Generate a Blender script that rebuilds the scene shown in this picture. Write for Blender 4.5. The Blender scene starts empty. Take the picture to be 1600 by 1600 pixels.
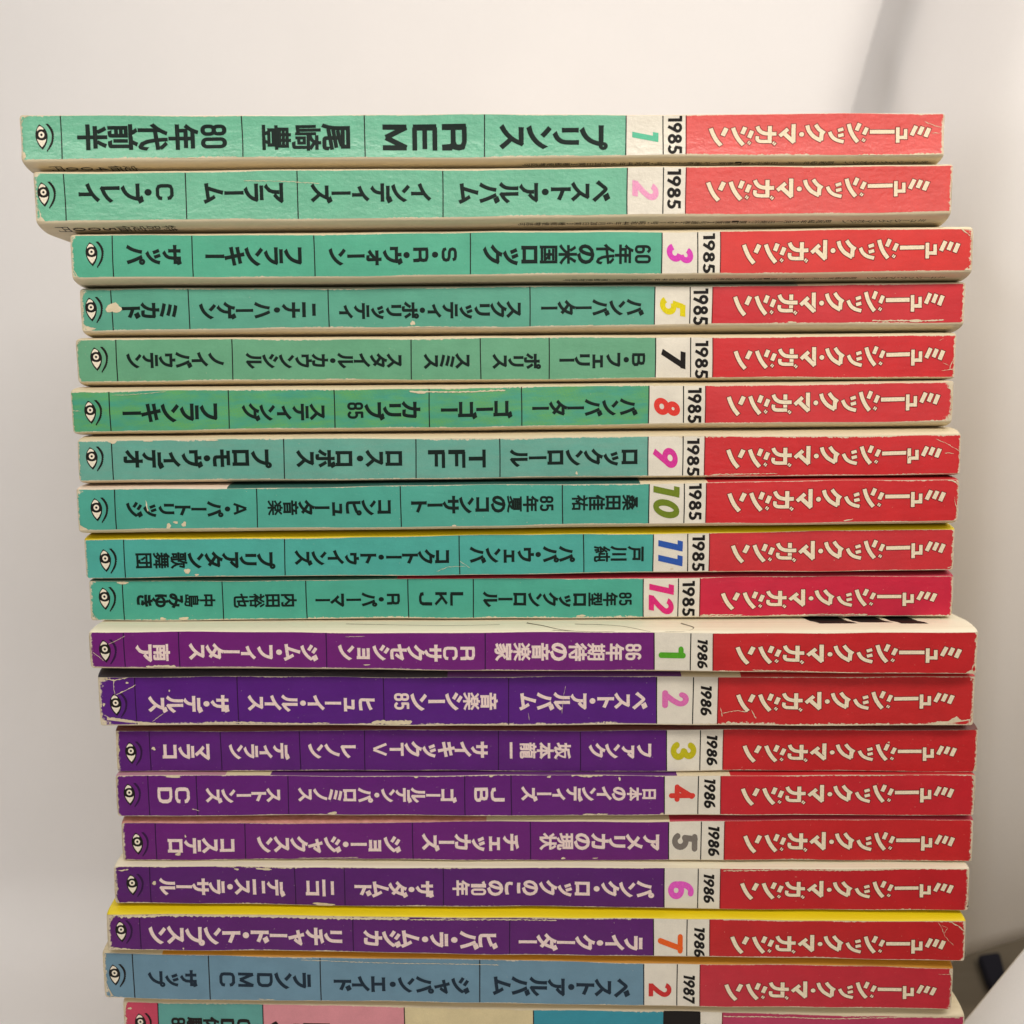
import bpy, bmesh, math, random
import numpy as np
from mathutils import Vector, Matrix

MM = 0.001
scene = bpy.context.scene
COL = scene.collection

# ------------------------------------------------------------------ camera
PITCH, ROLL, CAM_Z, CAM_Y = math.radians(6.14), 0.008, 0.241, -0.238
fwd = Vector((0, math.cos(PITCH), -math.sin(PITCH)))
up0 = Vector((0, math.sin(PITCH), math.cos(PITCH)))
right = Vector((1, 0, 0)) * math.cos(ROLL) - up0 * math.sin(ROLL)
up = up0 * math.cos(ROLL) + Vector((1, 0, 0)) * math.sin(ROLL)
cam = bpy.data.cameras.new('camera')
cam.sensor_width = 36.0
cam.lens = 36.0 * 1580.0 / 1600.0
cam.clip_start, cam.clip_end = 0.005, 20.0
cam_ob = bpy.data.objects.new('camera', cam)
COL.objects.link(cam_ob)
rot = Matrix((right, up, -fwd)).transposed().to_4x4()
cam_ob.matrix_world = Matrix.Translation((0, CAM_Y, CAM_Z)) @ rot
cam.dof.use_dof = True
cam.dof.focus_distance = 0.2405
cam.dof.aperture_fstop = 15.0
scene.camera = cam_ob

# ------------------------------------------------------------------ light
world = bpy.data.worlds.new('World')
scene.world = world
world.use_nodes = True
bg = world.node_tree.nodes['Background']
bg.inputs[0].default_value = (1.0, 0.95, 0.90, 1)
bg.inputs[1].default_value = 0.16


def area(name, loc, target, sx, sy, power, col):
    l = bpy.data.lights.new(name, 'AREA')
    l.shape = 'RECTANGLE'
    l.size, l.size_y, l.energy, l.color = sx, sy, power, col
    o = bpy.data.objects.new(name, l)
    COL.objects.link(o)
    o.location = loc
    o.rotation_euler = (Vector(target) - Vector(loc)).to_track_quat('-Z', 'Y').to_euler()
    return o


# the lamp strip along the top front edge of the photo tent
area('strip_lamp', (0.11, -0.20, 0.455), (0.06, 0.10, 0.24), 0.90, 0.035, 1.6, (1.0, 0.935, 0.85))
# added overhead fill, unseen; brightens the back cloth towards its top
area('overhead_fill', (0.10, 0.06, 0.95), (0.10, 0.10, 0.0), 0.90, 0.20, 2.4, (1.0, 0.95, 0.89))
# wide soft light from the room in front
area('room_light', (0.30, -1.10, 0.50), (0.10, 0.08, 0.18), 0.6, 0.6, 2.3, (1.0, 0.965, 0.93))

vs = scene.view_settings
vs.view_transform = 'Standard'
vs.look = 'None'
vs.exposure = 0.0
vs.gamma = 1.0
vs.use_curve_mapping = False

SPINES = [
 {'x0': -111.0, 'y': -1.13, 'L': 210.0, 'st': (306.45, 305.25), 'sb': (296.92, 296.42), 'div': [9.62, 50.57, 78.34, 105.45, 137.49, 145.9, 151.12], 'heads': [('80年代前半', 13.08, 47.03, 1.81, 7.74), ('尾崎豊', 55.07, 75.0, 1.62, 7.55), ('REM', 82.35, 101.43, 1.62, 7.16), ('プリンス', 108.74, 133.43, 1.36, 7.11)], 'num': ('1', 138.94, 144.89, 2.97, 5.42), 'year': (146.92, 150.25, 0.19, 8.88), 'title': (156.27, 206.74, 1.87, 6.93), 'eye': (5.1, 4.75)},
 {'x0': -108.66, 'y': -0.81, 'L': 210.0, 'st': (293.87, 294.08), 'sb': (283.13, 283.77), 'div': [7.23, 34.84, 60.32, 93.47, 135.53, 143.71, 148.91], 'heads': [('C・ブレイ', 10.35, 32.02, 3.75, 8.56), ('アラーム', 38.7, 57.09, 3.56, 8.17), ('インディーズ', 63.22, 90.85, 3.31, 7.78), ('ベスト・アルバム', 96.98, 131.73, 2.93, 7.81)], 'num': ('2', 136.7, 142.69, 3.13, 7.67), 'year': (144.58, 147.79, 1.21, 10.01), 'title': (153.49, 204.6, 2.77, 8.0), 'eye': (2.43, 5.9)},
 {'x0': -102.22, 'y': 1.88, 'L': 210.0, 'st': (280.3, 280.26), 'sb': (270.74, 270.74), 'div': [10.08, 28.53, 56.83, 93.04, 137.47, 145.8, 151.06], 'heads': [('ザッパ', 13.21, 26.02, 2.72, 7.3), ('フランキー', 31.51, 53.94, 2.54, 6.9), ('S・R・ヴォーン', 60.16, 89.91, 2.43, 6.51), ('60年代の米国ロック', 95.93, 134.95, 2.07, 6.77)], 'num': ('3', 138.59, 144.76, 2.35, 6.86), 'year': (146.96, 149.81, 0.03, 9.13), 'title': (156.05, 206.74, 1.92, 7.42), 'eye': (5.22, 5.16)},
 {'x0': -102.04, 'y': 5.21, 'L': 210.0, 'st': (268.42, 268.11), 'sb': (258.98, 259.31), 'div': [7.73, 25.97, 59.02, 106.67, 136.21, 144.55, 149.85], 'heads': [('ミカド', 10.11, 23.32, 2.58, 6.31), ('ニナ・ハーゲン', 28.4, 55.97, 2.19, 6.29), ('スクリッティ・ポリッティ', 61.5, 104.54, 2.0, 6.01), ('バンバーター', 109.32, 133.72, 2.18, 6.06)], 'num': ('5', 137.43, 143.49, 1.71, 6.48), 'year': (145.26, 148.87, -0.3, 8.5), 'title': (154.69, 204.82, 1.63, 7.45), 'eye': (2.81, 4.8)},
 {'x0': -103.7, 'y': 5.49, 'L': 210.0, 'st': (256.76, 256.1), 'sb': (247.0, 246.48), 'div': [9.86, 37.36, 79.98, 96.52, 112.84, 138.16, 146.55, 151.81], 'heads': [('ノイバウテン', 12.17, 35.37, 2.93, 6.74), ('スタイル・カウンシル', 40.55, 77.73, 2.7, 6.4), ('スミス', 82.91, 93.92, 2.62, 6.17), ('ポリス', 99.26, 110.93, 2.45, 6.08), ('B・フェリー', 115.28, 135.72, 2.49, 5.96)], 'num': ('7', 139.5, 145.33, 2.02, 6.93), 'year': (147.54, 150.75, -0.21, 8.85), 'title': (156.72, 207.19, 1.73, 7.35), 'eye': (5.04, 5.11)},
 {'x0': -104.74, 'y': 3.55, 'L': 210.0, 'st': (244.55, 245.03), 'sb': (235.07, 236.09), 'div': [9.43, 37.63, 62.76, 85.31, 107.22, 137.41, 145.66, 150.86], 'heads': [('フランキー', 12.42, 34.96, 1.96, 6.36), ('スティング', 40.74, 60.44, 1.73, 6.12), ('カリブ85', 65.82, 83.18, 1.73, 6.34), ('ゴーゴー', 88.05, 105.09, 1.9, 5.98), ('バンバーター', 109.73, 134.85, 2.02, 6.11)], 'num': ('8', 138.64, 144.86, 1.77, 6.16), 'year': (146.61, 149.95, 0.02, 8.57), 'title': (155.87, 206.64, 1.63, 7.34), 'eye': (4.79, 4.49)},
 {'x0': -103.15, 'y': 1.91, 'L': 210.0, 'st': (233.12, 232.71), 'sb': (223.43, 223.47), 'div': [8.46, 49.19, 80.47, 100.36, 135.52, 143.79, 148.96], 'heads': [('プロモ・ヴィデオ', 11.1, 46.31, 2.6, 7.3), ('ロス・ロボス', 52.04, 77.21, 2.68, 7.01), ('TFF', 83.33, 97.02, 2.55, 6.73), ('ロックンロール', 102.72, 133.01, 2.48, 6.73)], 'num': ('9', 136.63, 142.58, 1.84, 6.6), 'year': (144.71, 147.74, -0.01, 8.77), 'title': (154.04, 205.16, 1.7, 7.16), 'eye': (3.63, 5.23)},
 {'x0': -103.56, 'y': 1.04, 'L': 210.0, 'st': (221.37, 222.21), 'sb': (211.77, 212.37), 'div': [9.43, 42.97, 77.17, 115.59, 136.11, 144.43, 149.64], 'heads': [('A・パートリッジ', 11.99, 40.56, 2.76, 6.66), ('コンピュータ音楽', 45.48, 74.83, 2.93, 6.75), ('85年夏のコンサート', 79.63, 113.43, 3.07, 7.12), ('桑田佳祐', 117.79, 133.48, 3.28, 7.13)], 'num': ('10', 137.1, 143.33, 1.29, 9.26), 'year': (145.49, 148.58, 0.8, 9.61), 'title': (154.65, 206.58, 2.53, 8.03), 'eye': (4.94, 4.68)},
 {'x0': -103.25, 'y': 3.11, 'L': 210.0, 'st': (209.02, 209.95), 'sb': (199.83, 200.31), 'div': [9.87, 48.43, 90.52, 120.43, 137.16, 145.47, 150.65], 'heads': [('プリアタン歌舞団', 12.55, 46.16, 1.79, 6.15), ('コクトー・トゥインズ', 50.74, 88.05, 2.46, 6.36), ('パパ・ウェンバ', 92.99, 118.38, 2.63, 6.61), ('戸川純', 122.87, 134.9, 2.63, 6.52)], 'num': ('11', 138.4, 144.29, 1.33, 7.98), 'year': (146.49, 149.58, 0.16, 9.04), 'title': (155.81, 207.63, 1.92, 7.37), 'eye': (5.22, 4.07)},
 {'x0': -103.04, 'y': 4.26, 'L': 210.4, 'st': (198.82, 198.5), 'sb': (189.26, 188.72), 'div': [8.4, 32.53, 52.88, 77.66, 93.46, 134.78, 143.26, 148.57], 'heads': [('中島みゆき', 11.67, 30.76, 3.05, 6.56), ('内田裕也', 35.17, 50.54, 2.93, 6.48), ('R・パーマー', 55.06, 75.63, 2.88, 6.44), ('LKJ', 80.27, 91.04, 3.17, 6.36), ('85年型ロックンロール', 95.79, 131.98, 2.72, 6.49)], 'num': ('12', 136.11, 142.21, 0.7, 8.4), 'year': (144.2, 147.31, 0.22, 8.99), 'title': (153.59, 206.26, 1.58, 6.67), 'eye': (3.91, 5.11)},
 {'x0': -100.14, 'y': -4.34, 'L': 210.0, 'st': (188.22, 186.33), 'sb': (179.94, 176.61), 'div': [8.54, 21.42, 56.11, 93.54, 133.4, 142.01, 147.3], 'heads': [('南ア', 11.2, 19.27, 1.34, 5.48), ('ジム・フィータス', 23.65, 54.14, 1.63, 5.71), ('RCサクセション', 58.89, 91.12, 2.06, 6.07), ('86年期待の音楽家', 95.76, 130.38, 2.2, 6.51)], 'num': ('1', 134.46, 140.85, 3.0, 5.93), 'year': (143.53, 146.02, 0.58, 7.68), 'title': (152.52, 206.04, 1.62, 6.91), 'eye': (4.0, 3.67)},
 {'x0': -99.76, 'y': -1.41, 'L': 210.7, 'st': (176.66, 174.94), 'sb': (164.84, 163.1), 'div': [9.14, 33.59, 68.59, 98.6, 134.14, 142.85, 148.83], 'heads': [('ザ・デルズ', 12.04, 31.57, 2.83, 7.19), ('ヒューイ・ルイス', 35.89, 66.42, 3.24, 7.35), ('音楽シーン85', 71.12, 96.02, 3.72, 8.14), ('ベスト・アルバム', 101.09, 131.95, 3.56, 7.98)], 'num': ('2', 135.44, 141.82, 4.04, 8.45), 'year': (144.59, 147.33, 2.3, 9.63), 'title': (153.14, 205.72, 3.12, 8.46), 'eye': (4.34, 4.89)},
 {'x0': -97.27, 'y': 1.14, 'L': 210.7, 'st': (162.46, 161.05), 'sb': (152.51, 150.62), 'div': [8.51, 25.83, 45.11, 60.88, 93.48, 113.48, 134.53, 142.73, 148.35], 'heads': [('マラコ', 11.51, 23.09, 2.73, 6.79), ('ディラン', 27.78, 42.61, 2.74, 6.93), ('レノン', 47.14, 58.7, 3.07, 6.78), ('サイキックTV', 62.92, 90.87, 3.25, 7.28), ('坂本龍一', 96.26, 111.17, 3.11, 7.3), ('ファンク', 115.5, 130.81, 3.21, 7.16)], 'num': ('3', 135.5, 141.79, 2.81, 7.33), 'year': (144.24, 146.95, 1.28, 8.78), 'title': (153.05, 205.42, 1.87, 7.07), 'eye': (3.87, 4.39)},
 {'x0': -97.32, 'y': -0.12, 'L': 210.0, 'st': (151.65, 150.08), 'sb': (141.62, 140.03), 'div': [8.24, 19.93, 42.21, 85.29, 96.61, 133.93, 142.18, 147.67], 'heads': [('CD', 10.43, 18.23, 3.23, 6.99), ('ストーンズ', 22.05, 40.26, 3.06, 6.86), ('ゴールデン・パロミノス', 44.55, 83.34, 3.12, 7.08), ('JB', 87.56, 94.97, 3.58, 6.9), ('日本のインディーズ', 98.96, 131.85, 3.4, 7.21)], 'num': ('4', 135.02, 141.42, 3.34, 7.87), 'year': (143.53, 146.37, 1.68, 9.12), 'title': (152.51, 204.61, 2.33, 7.73), 'eye': (3.57, 5.19)},
 {'x0': -96.87, 'y': 0.82, 'L': 210.0, 'st': (139.09, 138.4), 'sb': (129.99, 127.91), 'div': [8.66, 30.55, 71.81, 100.75, 134.78, 142.75, 148.49], 'heads': [('コステロ', 11.53, 27.91, 1.76, 5.57), ('ジョー・ジャクスン', 33.48, 68.93, 1.64, 6.08), ('チェッカーズ', 74.01, 97.96, 2.19, 6.7), ('アメリカの現状', 102.95, 132.46, 2.56, 6.92)], 'num': ('5', 135.58, 141.92, 2.18, 7.06), 'year': (144.41, 147.28, 1.04, 8.68), 'title': (153.08, 205.22, 1.67, 7.31), 'eye': (4.11, 3.87)},
 {'x0': -98.37, 'y': -1.46, 'L': 210.0, 'st': (129.22, 126.78), 'sb': (119.83, 116.16), 'div': [9.08, 44.54, 56.63, 80.8, 134.92, 143.19, 148.68], 'heads': [('デニス・ラサール', 11.25, 42.13, 1.97, 6.49), ('ニコ', 47.12, 54.05, 2.43, 6.54), ('ザ・ダムド', 59.05, 78.5, 2.19, 6.46), ('パンク・ロックのこの10年', 83.05, 132.46, 2.54, 6.89)], 'num': ('6', 135.84, 142.16, 2.3, 6.9), 'year': (144.51, 147.21, 1.48, 8.72), 'title': (153.49, 205.89, 2.37, 7.55), 'eye': (4.69, 4.52)},
 {'x0': -99.8, 'y': -3.6, 'L': 210.0, 'st': (118.16, 114.44), 'sb': (109.21, 104.54), 'div': [8.34, 60.23, 98.42, 133.51, 141.68, 147.26], 'heads': [('リチャード・トンプスン', 10.37, 57.53, 1.29, 6.15), ('ビバ・ラ・ムジカ', 62.7, 95.52, 1.22, 5.95), ('ライ・クーダー', 100.6, 130.86, 1.02, 5.47)], 'num': ('7', 134.53, 140.71, 0.69, 5.77), 'year': (143.34, 146.03, -0.19, 7.43), 'title': (152.22, 204.96, 0.73, 6.17), 'eye': (3.75, 4.58)},
 {'x0': -101.86, 'y': -2.34, 'L': 210.0, 'st': (107.33, 101.75), 'sb': (95.75, 90.94), 'div': [7.72, 26.32, 53.75, 92.98, 133.44, 141.67, 147.31], 'heads': [('ザップ', 11.28, 23.42, 3.26, 7.61), ('ランDMC', 28.81, 51.35, 3.09, 7.43), ('ジャパン・エイド', 56.95, 90.51, 2.28, 6.79), ('ベスト・アルバム', 96.12, 130.12, 1.96, 7.07)], 'num': ('2', 134.66, 140.28, 2.32, 6.0), 'year': (143.12, 146.05, 0.66, 8.11), 'title': (153.25, 205.84, 1.58, 6.86), 'eye': (3.1, 5.78)},
 {'x0': -97.94, 'y': -1.22, 'L': 210.0, 'st': (94.01, 88.17), 'sb': (80.45, 75.74), 'div': [9.0, 35.04, 70.19, 102.33, 134.73, 143.68, 149.27], 'heads': [('CD体験88', 12.12, 31.88, 4.73, 9.82), ('ロス', 36.94, 51.61, 3.85, 8.94), ('', 74.55, 98.49, 2.73, 7.83), ('', 106.47, 130.43, 2.83, 7.94)], 'num': ('', 135.86, 142.25, 2.78, 8.56), 'year': (144.81, 147.84, 0.83, 9.68), 'title': (154.4, 205.55, 1.98, 8.11), 'eye': (4.5, 7.71)},
]
SCUFFS = [
 [('l', 0.55, [(190.11, -0.03), (197.38, -0.14), (203.19, 0.11), (209.87, 0.07)]), ('c', (1.59, 1.88), [(0.71, 0.84)]), ('l', 0.2, [(33.48, -0.04), (39.01, 0.0), (43.36, -0.09)]), ('p', 0, [(0.23, 9.81), (2.67, 9.52), (1.18, 8.69), (0.38, 7.43), (0.14, 8.27)]), ('l', 0.12, [(205.12, 7.18), (206.58, 6.62), (209.07, 5.9)]), ('l', 0.12, [(206.8, 4.79), (209.12, 4.64)])],
 [('p', 0, [(0.2, 10.03), (0.35, 6.35), (0.93, 3.78), (1.61, 1.21), (2.46, -0.09), (0.25, -0.35), (0.05, 3.79)]), ('l', 0.35, [(209.6, 7.91), (209.96, 4.36), (210.11, 0.37)]), ('c', (1.46, 0.58), [(68.64, -0.52)]), ('l', 0.12, [(48.02, 8.52), (56.77, 8.29), (65.5, 7.77)])],
 [('p', 0, [(0.17, 2.43), (1.15, 1.26), (1.96, -0.21), (0.32, -0.19)]), ('p', 0, [(206.54, 9.54), (209.95, 9.51), (210.11, 5.74), (209.29, 7.49), (208.22, 8.37)]), ('p', 0, [(207.37, -0.21), (208.68, 0.65), (209.69, 1.52), (210.29, 1.23), (210.2, -0.23)]), ('l', 0.5, [(209.55, 8.5), (209.55, 4.87), (210.0, 1.23)]), ('c', (3.72, 0.45), [(72.86, -0.33)]), ('c', (3.57, 0.59), [(132.45, -0.5)])],
 [('c', (3.33, 2.73), [(8.21, 5.2)]), ('p', 0, [(0.25, 9.44), (1.29, 8.98), (0.72, 6.91), (1.05, 4.52), (0.48, 2.43), (-0.12, 2.44)]), ('p', 0, [(0.15, 1.84), (1.33, 1.23), (3.73, 0.61), (2.17, -0.13), (0.35, -0.11)]), ('c', (1.06, 1.21), [(78.87, 0.94)]), ('l', 0.3, [(187.69, 0.51), (194.98, 0.59), (198.32, 0.49), (204.84, 0.65)]), ('c', (3.33, 0.61), [(198.01, 0.56)]), ('l', 0.3, [(78.1, 0.05), (96.31, -0.12)]), ('c', (2.12, 0.45), [(120.61, -0.05)]), ('c', (1.82, 0.61), [(168.73, 0.24)])],
 [('p', 0, [(-0.04, 9.81), (1.63, 9.65), (0.5, 8.45), (-0.02, 7.25)]), ('l', 0.22, [(209.87, 4.15), (208.98, 3.7), (208.55, 2.79), (208.43, 1.89)]), ('l', 0.16, [(206.47, 1.44), (208.13, 1.74), (210.11, 2.03)]), ('l', 0.1, [(206.7, 3.26), (208.41, 2.64)]), ('l', 0.12, [(205.6, 8.39), (206.65, 8.84)])],
 [('l', 0.75, [(208.16, 8.78), (208.81, 7.71), (209.48, 6.2), (209.7, 4.38), (209.77, 2.57), (209.22, 1.06), (208.94, 0.3)]), ('l', 0.15, [(0.32, 5.1), (1.23, 5.02), (2.6, 4.92)]), ('c', (4.56, 0.61), [(82.96, 8.42)]), ('l', 0.35, [(80.68, 8.6), (89.79, 8.34), (103.45, 8.46)]), ('l', 0.1, [(10.08, 8.6), (13.88, 8.56), (23.01, 9.04)]), ('l', 0.2, [(162.34, -0.01), (165.85, -0.05)])],
 [('c', (2.43, 1.06), [(8.73, 9.44)]), ('c', (2.13, 0.61), [(17.22, 9.52)]), ('c', (3.04, 0.61), [(32.07, 9.4)]), ('l', 0.12, [(203.64, 8.3), (206.41, 7.07), (209.52, 5.22)]), ('l', 0.15, [(205.74, 4.95), (208.02, 4.78)]), ('l', 0.2, [(150.38, 0.38), (156.46, 0.49), (166.35, 0.56)]), ('c', (0.46, 0.91), [(118.58, 0.8)])],
 [('l', 0.28, [(16.68, 6.92), (16.92, 5.7), (17.16, 4.16)]), ('c', (1.22, 1.37), [(21.87, 0.59)]), ('c', (1.06, 1.37), [(25.54, 1.01)]), ('c', (1.22, 0.61), [(23.58, 1.49)]), ('p', 0, [(0.44, 1.59), (1.47, 0.96), (3.09, -0.13), (0.78, -0.41)]), ('l', 0.15, [(208.6, 5.74), (208.81, 4.21), (209.5, 2.06)]), ('l', 0.25, [(182.46, 0.36), (183.98, 0.5), (184.73, 0.8)]), ('c', (0.91, 0.61), [(89.82, 0.15)]), ('l', 0.35, [(206.78, 9.72), (208.61, 9.4), (209.71, 8.47)])],
 [('c', (1.39, 1.54), [(24.85, 1.37)]), ('c', (0.93, 0.62), [(27.12, 0.4)]), ('l', 0.1, [(84.91, 0.9), (87.71, 1.96), (92.03, 2.07)]), ('l', 0.1, [(90.5, 3.34), (93.11, 1.59)]), ('c', (0.77, 0.46), [(141.75, 0.77)]), ('l', 0.2, [(209.61, 3.03), (209.39, 0.7), (208.16, 0.4)])],
 [('c', (1.4, 0.62), [(17.86, 0.53)]), ('c', (2.17, 0.93), [(23.0, 0.5)]), ('c', (2.49, 0.78), [(8.46, 9.12)]), ('l', 0.3, [(148.53, 0.44), (154.3, 0.49), (158.98, 0.38)]), ('l', 0.25, [(174.58, 0.3), (187.84, 0.38)]), ('c', (2.17, 0.62), [(188.31, 0.22)]), ('p', 0, [(0.05, 2.69), (0.78, 1.9), (1.77, -0.01), (0.05, -0.16)]), ('l', 0.3, [(210.04, 3.11), (210.4, 1.84), (209.84, 0.1)]), ('c', (2.17, 0.62), [(119.68, 0.6)])],
 [('p', 0, [(0.05, 7.95), (0.61, 7.18), (0.23, 5.64), (0.63, 4.57), (0.22, 2.56), (0.44, 1.02), (-0.21, 0.24)]), ('l', 0.15, [(1.03, 3.65), (2.19, 2.73), (3.63, 1.51)]), ('l', 0.1, [(4.89, 5.53), (7.21, 6.62), (8.91, 7.55)]), ('l', 0.5, [(13.39, 0.19), (16.72, 0.37), (20.49, 0.25)]), ('p', 0, [(207.02, 0.13), (208.5, 0.92), (208.9, 2.31), (210.05, 3.56), (210.21, -0.31)]), ('c', (0.75, 0.75), [(209.55, 8.33)]), ('l', 0.15, [(156.59, 0.37), (160.37, 0.24), (182.33, 0.1)]), ('c', (1.51, 0.3), [(65.54, 0.9)]), ('l', 0.1, [(60.73, 7.8), (65.25, 7.99)])],
 [('l', 0.25, [(4.1, 11.12), (4.1, 9.55), (4.23, 7.5)]), ('l', 0.25, [(4.53, 7.5), (5.79, 8.13), (7.36, 8.92), (8.31, 9.39), (9.41, 10.02)]), ('l', 0.35, [(0.57, 10.96), (2.12, 11.43), (4.41, 11.12), (6.73, 11.59), (8.3, 12.37)]), ('p', 0, [(-0.15, 3.08), (0.91, 2.77), (2.41, 1.98), (4.7, 1.66), (9.28, 0.87), (13.12, 0.55), (16.49, 0.24), (14.62, -0.24), (6.91, -0.4), (-0.04, -0.72)]), ('l', 0.14, [(12.82, 0.87), (14.25, 1.82), (15.68, 2.93)]), ('c', (1.07, 1.07), [(0.33, 6.4)]), ('c', (0.61, 0.77), [(1.5, 5.14)]), ('l', 0.35, [(25.43, 0.39), (34.67, 0.55), (48.52, 0.24), (55.45, 0.39)]), ('l', 0.9, [(65.47, 0.55), (68.55, 0.79), (72.4, 0.71), (75.34, 1.03)]), ('l', 0.3, [(80.87, 0.24), (97.81, 0.24)]), ('l', 0.2, [(149.53, 4.35), (149.87, 1.98)]), ('l', 0.16, [(149.86, 2.93), (153.24, 3.56), (156.01, 3.25)]), ('l', 0.2, [(156.93, 3.72), (157.57, 2.46), (158.04, 1.51)]), ('c', (1.07, 0.77), [(151.43, 0.56)]), ('l', 0.55, [(164.85, 0.08), (173.33, 0.24), (181.04, 0.16), (190.29, 0.24)]), ('p', 0, [(199.86, -0.08), (201.83, 0.87), (204.44, 1.03), (206.4, 2.14), (207.67, 1.19), (209.51, 1.35), (210.38, 2.77), (210.96, -0.08)]), ('l', 0.1, [(112.32, 9.55), (111.7, 6.72), (111.38, 2.77)]), ('l', 0.1, [(103.22, 3.09), (103.52, 1.19)]), ('c', (0.61, 0.61), [(7.29, 10.49)]), ('c', (0.46, 0.46), [(17.31, 8.45)])],
 [('c', (0.93, 0.93), [(9.39, 5.62)]), ('p', 0, [(0.25, 9.96), (1.13, 8.99), (0.73, 7.07), (1.27, 5.46), (0.71, 3.52), (1.07, 1.42), (0.07, 0.13)]), ('p', 0, [(209.35, 0.11), (209.77, 1.41), (210.81, 2.7), (210.92, -0.05)]), ('l', 0.25, [(210.24, 8.83), (210.69, 5.61)]), ('c', (0.47, 0.47), [(188.6, 7.36)])],
 [('c', (3.12, 0.78), [(14.56, 9.7)]), ('c', (0.94, 0.47), [(13.01, 9.86)]), ('c', (1.25, 0.47), [(73.44, 9.82)]), ('c', (1.25, 0.62), [(91.82, 9.81)]), ('c', (0.94, 0.62), [(105.84, 9.64)]), ('l', 0.55, [(111.14, 9.95), (114.72, 9.79), (118.93, 9.95)]), ('c', (0.62, 0.94), [(122.98, 9.14)]), ('c', (2.19, 0.78), [(52.94, 0.45)]), ('l', 0.3, [(113.94, 0.24), (120.2, 0.39)]), ('l', 0.3, [(181.27, 9.9), (190.31, 10.06), (201.21, 10.21)]), ('p', 0, [(208.87, 9.88), (209.42, 7.78), (209.85, 4.87), (209.21, 5.36), (209.96, 2.11), (209.8, 9.88)]), ('l', 0.2, [(18.59, 1.77), (20.44, 1.28)]), ('c', (0.94, 0.62), [(133.34, 0.22)]), ('p', 0, [(0.24, 9.87), (1.14, 9.07), (0.4, 6.81), (0.72, 3.89), (0.09, 0.65)])],
 [('c', (1.26, 0.95), [(14.04, 1.58)]), ('l', 0.15, [(43.48, 0.31), (48.06, 0.32), (58.32, 0.5)]), ('c', (1.26, 0.47), [(108.82, 0.57)]), ('c', (1.26, 0.32), [(116.71, 0.59)]), ('p', 0, [(208.8, -0.1), (209.53, 1.39), (210.12, 2.38), (210.23, -0.26)]), ('c', (0.47, 0.63), [(15.96, 6.02)]), ('p', 0, [(0.22, 9.11), (0.59, 6.98), (0.2, 5.34), (0.55, 2.88), (1.06, 0.41), (-0.06, 0.08)])],
 [('l', 0.3, [(1.29, 8.55), (2.53, 8.4), (3.95, 8.74)]), ('p', 0, [(0.32, 8.05), (1.07, 7.4), (0.52, 5.76), (1.36, 3.8), (0.37, 2.64), (0.91, 0.99), (1.49, 0.01), (-0.08, -0.0)]), ('c', (5.33, 0.94), [(51.42, 0.3)]), ('c', (1.1, 0.94), [(10.05, 5.19)]), ('c', (1.25, 0.47), [(30.38, 8.81)]), ('c', (3.76, 0.63), [(37.12, 9.04)]), ('l', 0.2, [(149.17, -0.14), (151.05, -0.12)]), ('p', 0, [(208.86, 10.27), (209.67, 9.62), (209.49, 6.18), (210.07, 3.71), (209.41, 0.41), (210.21, 0.09)]), ('l', 0.25, [(149.34, 9.73), (164.99, 10.2), (175.96, 10.14), (197.88, 10.5)])],
 [('l', 0.25, [(205.42, 9.99), (207.5, 8.87), (209.59, 7.26)]), ('l', 0.12, [(202.78, 9.79), (203.94, 7.84), (204.64, 6.04), (206.75, 3.92)]), ('l', 0.1, [(203.59, 8.98), (205.18, 8.18), (204.29, 6.85)]), ('p', 0, [(0.23, 8.96), (2.39, 8.66), (1.22, 7.01), (0.5, 5.03), (0.19, 2.06), (0.73, 0.42), (-0.08, -0.09)]), ('l', 0.4, [(0.43, 0.75), (3.54, 0.29), (5.87, 0.16)]), ('l', 0.7, [(3.16, 8.51), (21.09, 8.92), (39.77, 8.85), (55.35, 8.74), (74.06, 9.0)]), ('l', 0.25, [(74.05, 8.67), (92.76, 8.93), (109.92, 8.84)]), ('c', (1.88, 0.47), [(185.89, -0.17)]), ('c', (0.94, 0.47), [(83.42, -0.92)]), ('c', (0.47, 0.47), [(18.7, 0.5)])],
 [('p', 0, [(0.29, 11.52), (1.22, 11.2), (0.75, 8.2), (0.9, 4.86), (1.4, 2.36), (2.56, 0.37), (0.03, 0.17)]), ('l', 0.18, [(38.27, 0.38), (42.38, 0.27)]), ('c', (4.11, 0.63), [(64.5, -0.25)]), ('c', (3.16, 0.63), [(77.62, -0.39)]), ('c', (2.21, 0.63), [(174.7, -0.34)]), ('l', 0.3, [(208.7, 10.37), (209.59, 7.88), (209.4, 4.53), (209.85, 1.18)]), ('l', 0.2, [(147.76, -0.05), (149.98, -0.36)]), ('l', 0.15, [(49.02, 10.73), (75.77, 10.11), (97.82, 9.93)]), ('l', 0.12, [(205.9, 9.33), (209.53, 9.38)])],
 [('c', (0.96, 0.64), [(2.0, 11.91)]), ('c', (0.96, 0.96), [(0.76, 9.35)]), ('l', 0.25, [(149.51, 11.76), (176.6, 11.8), (197.31, 12.42), (208.48, 12.24)]), ('p', 0, [(0.33, 13.57), (1.26, 13.08), (0.84, 11.05), (0.28, 9.35)])],
]

# ------------------------------------------------------------------ helpers
def lin(r, g, b):
    def f(c):
        c /= 255.0
        return c / 12.92 if c <= 0.04045 else ((c + 0.055) / 1.055) ** 2.4
    return (f(r), f(g), f(b), 1.0)


def tag(o, label=None, cat=None, group=None, kind=None):
    for k, v in (('label', label), ('category', cat), ('group', group), ('kind', kind)):
        if v:
            o[k] = v
    return o


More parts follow.
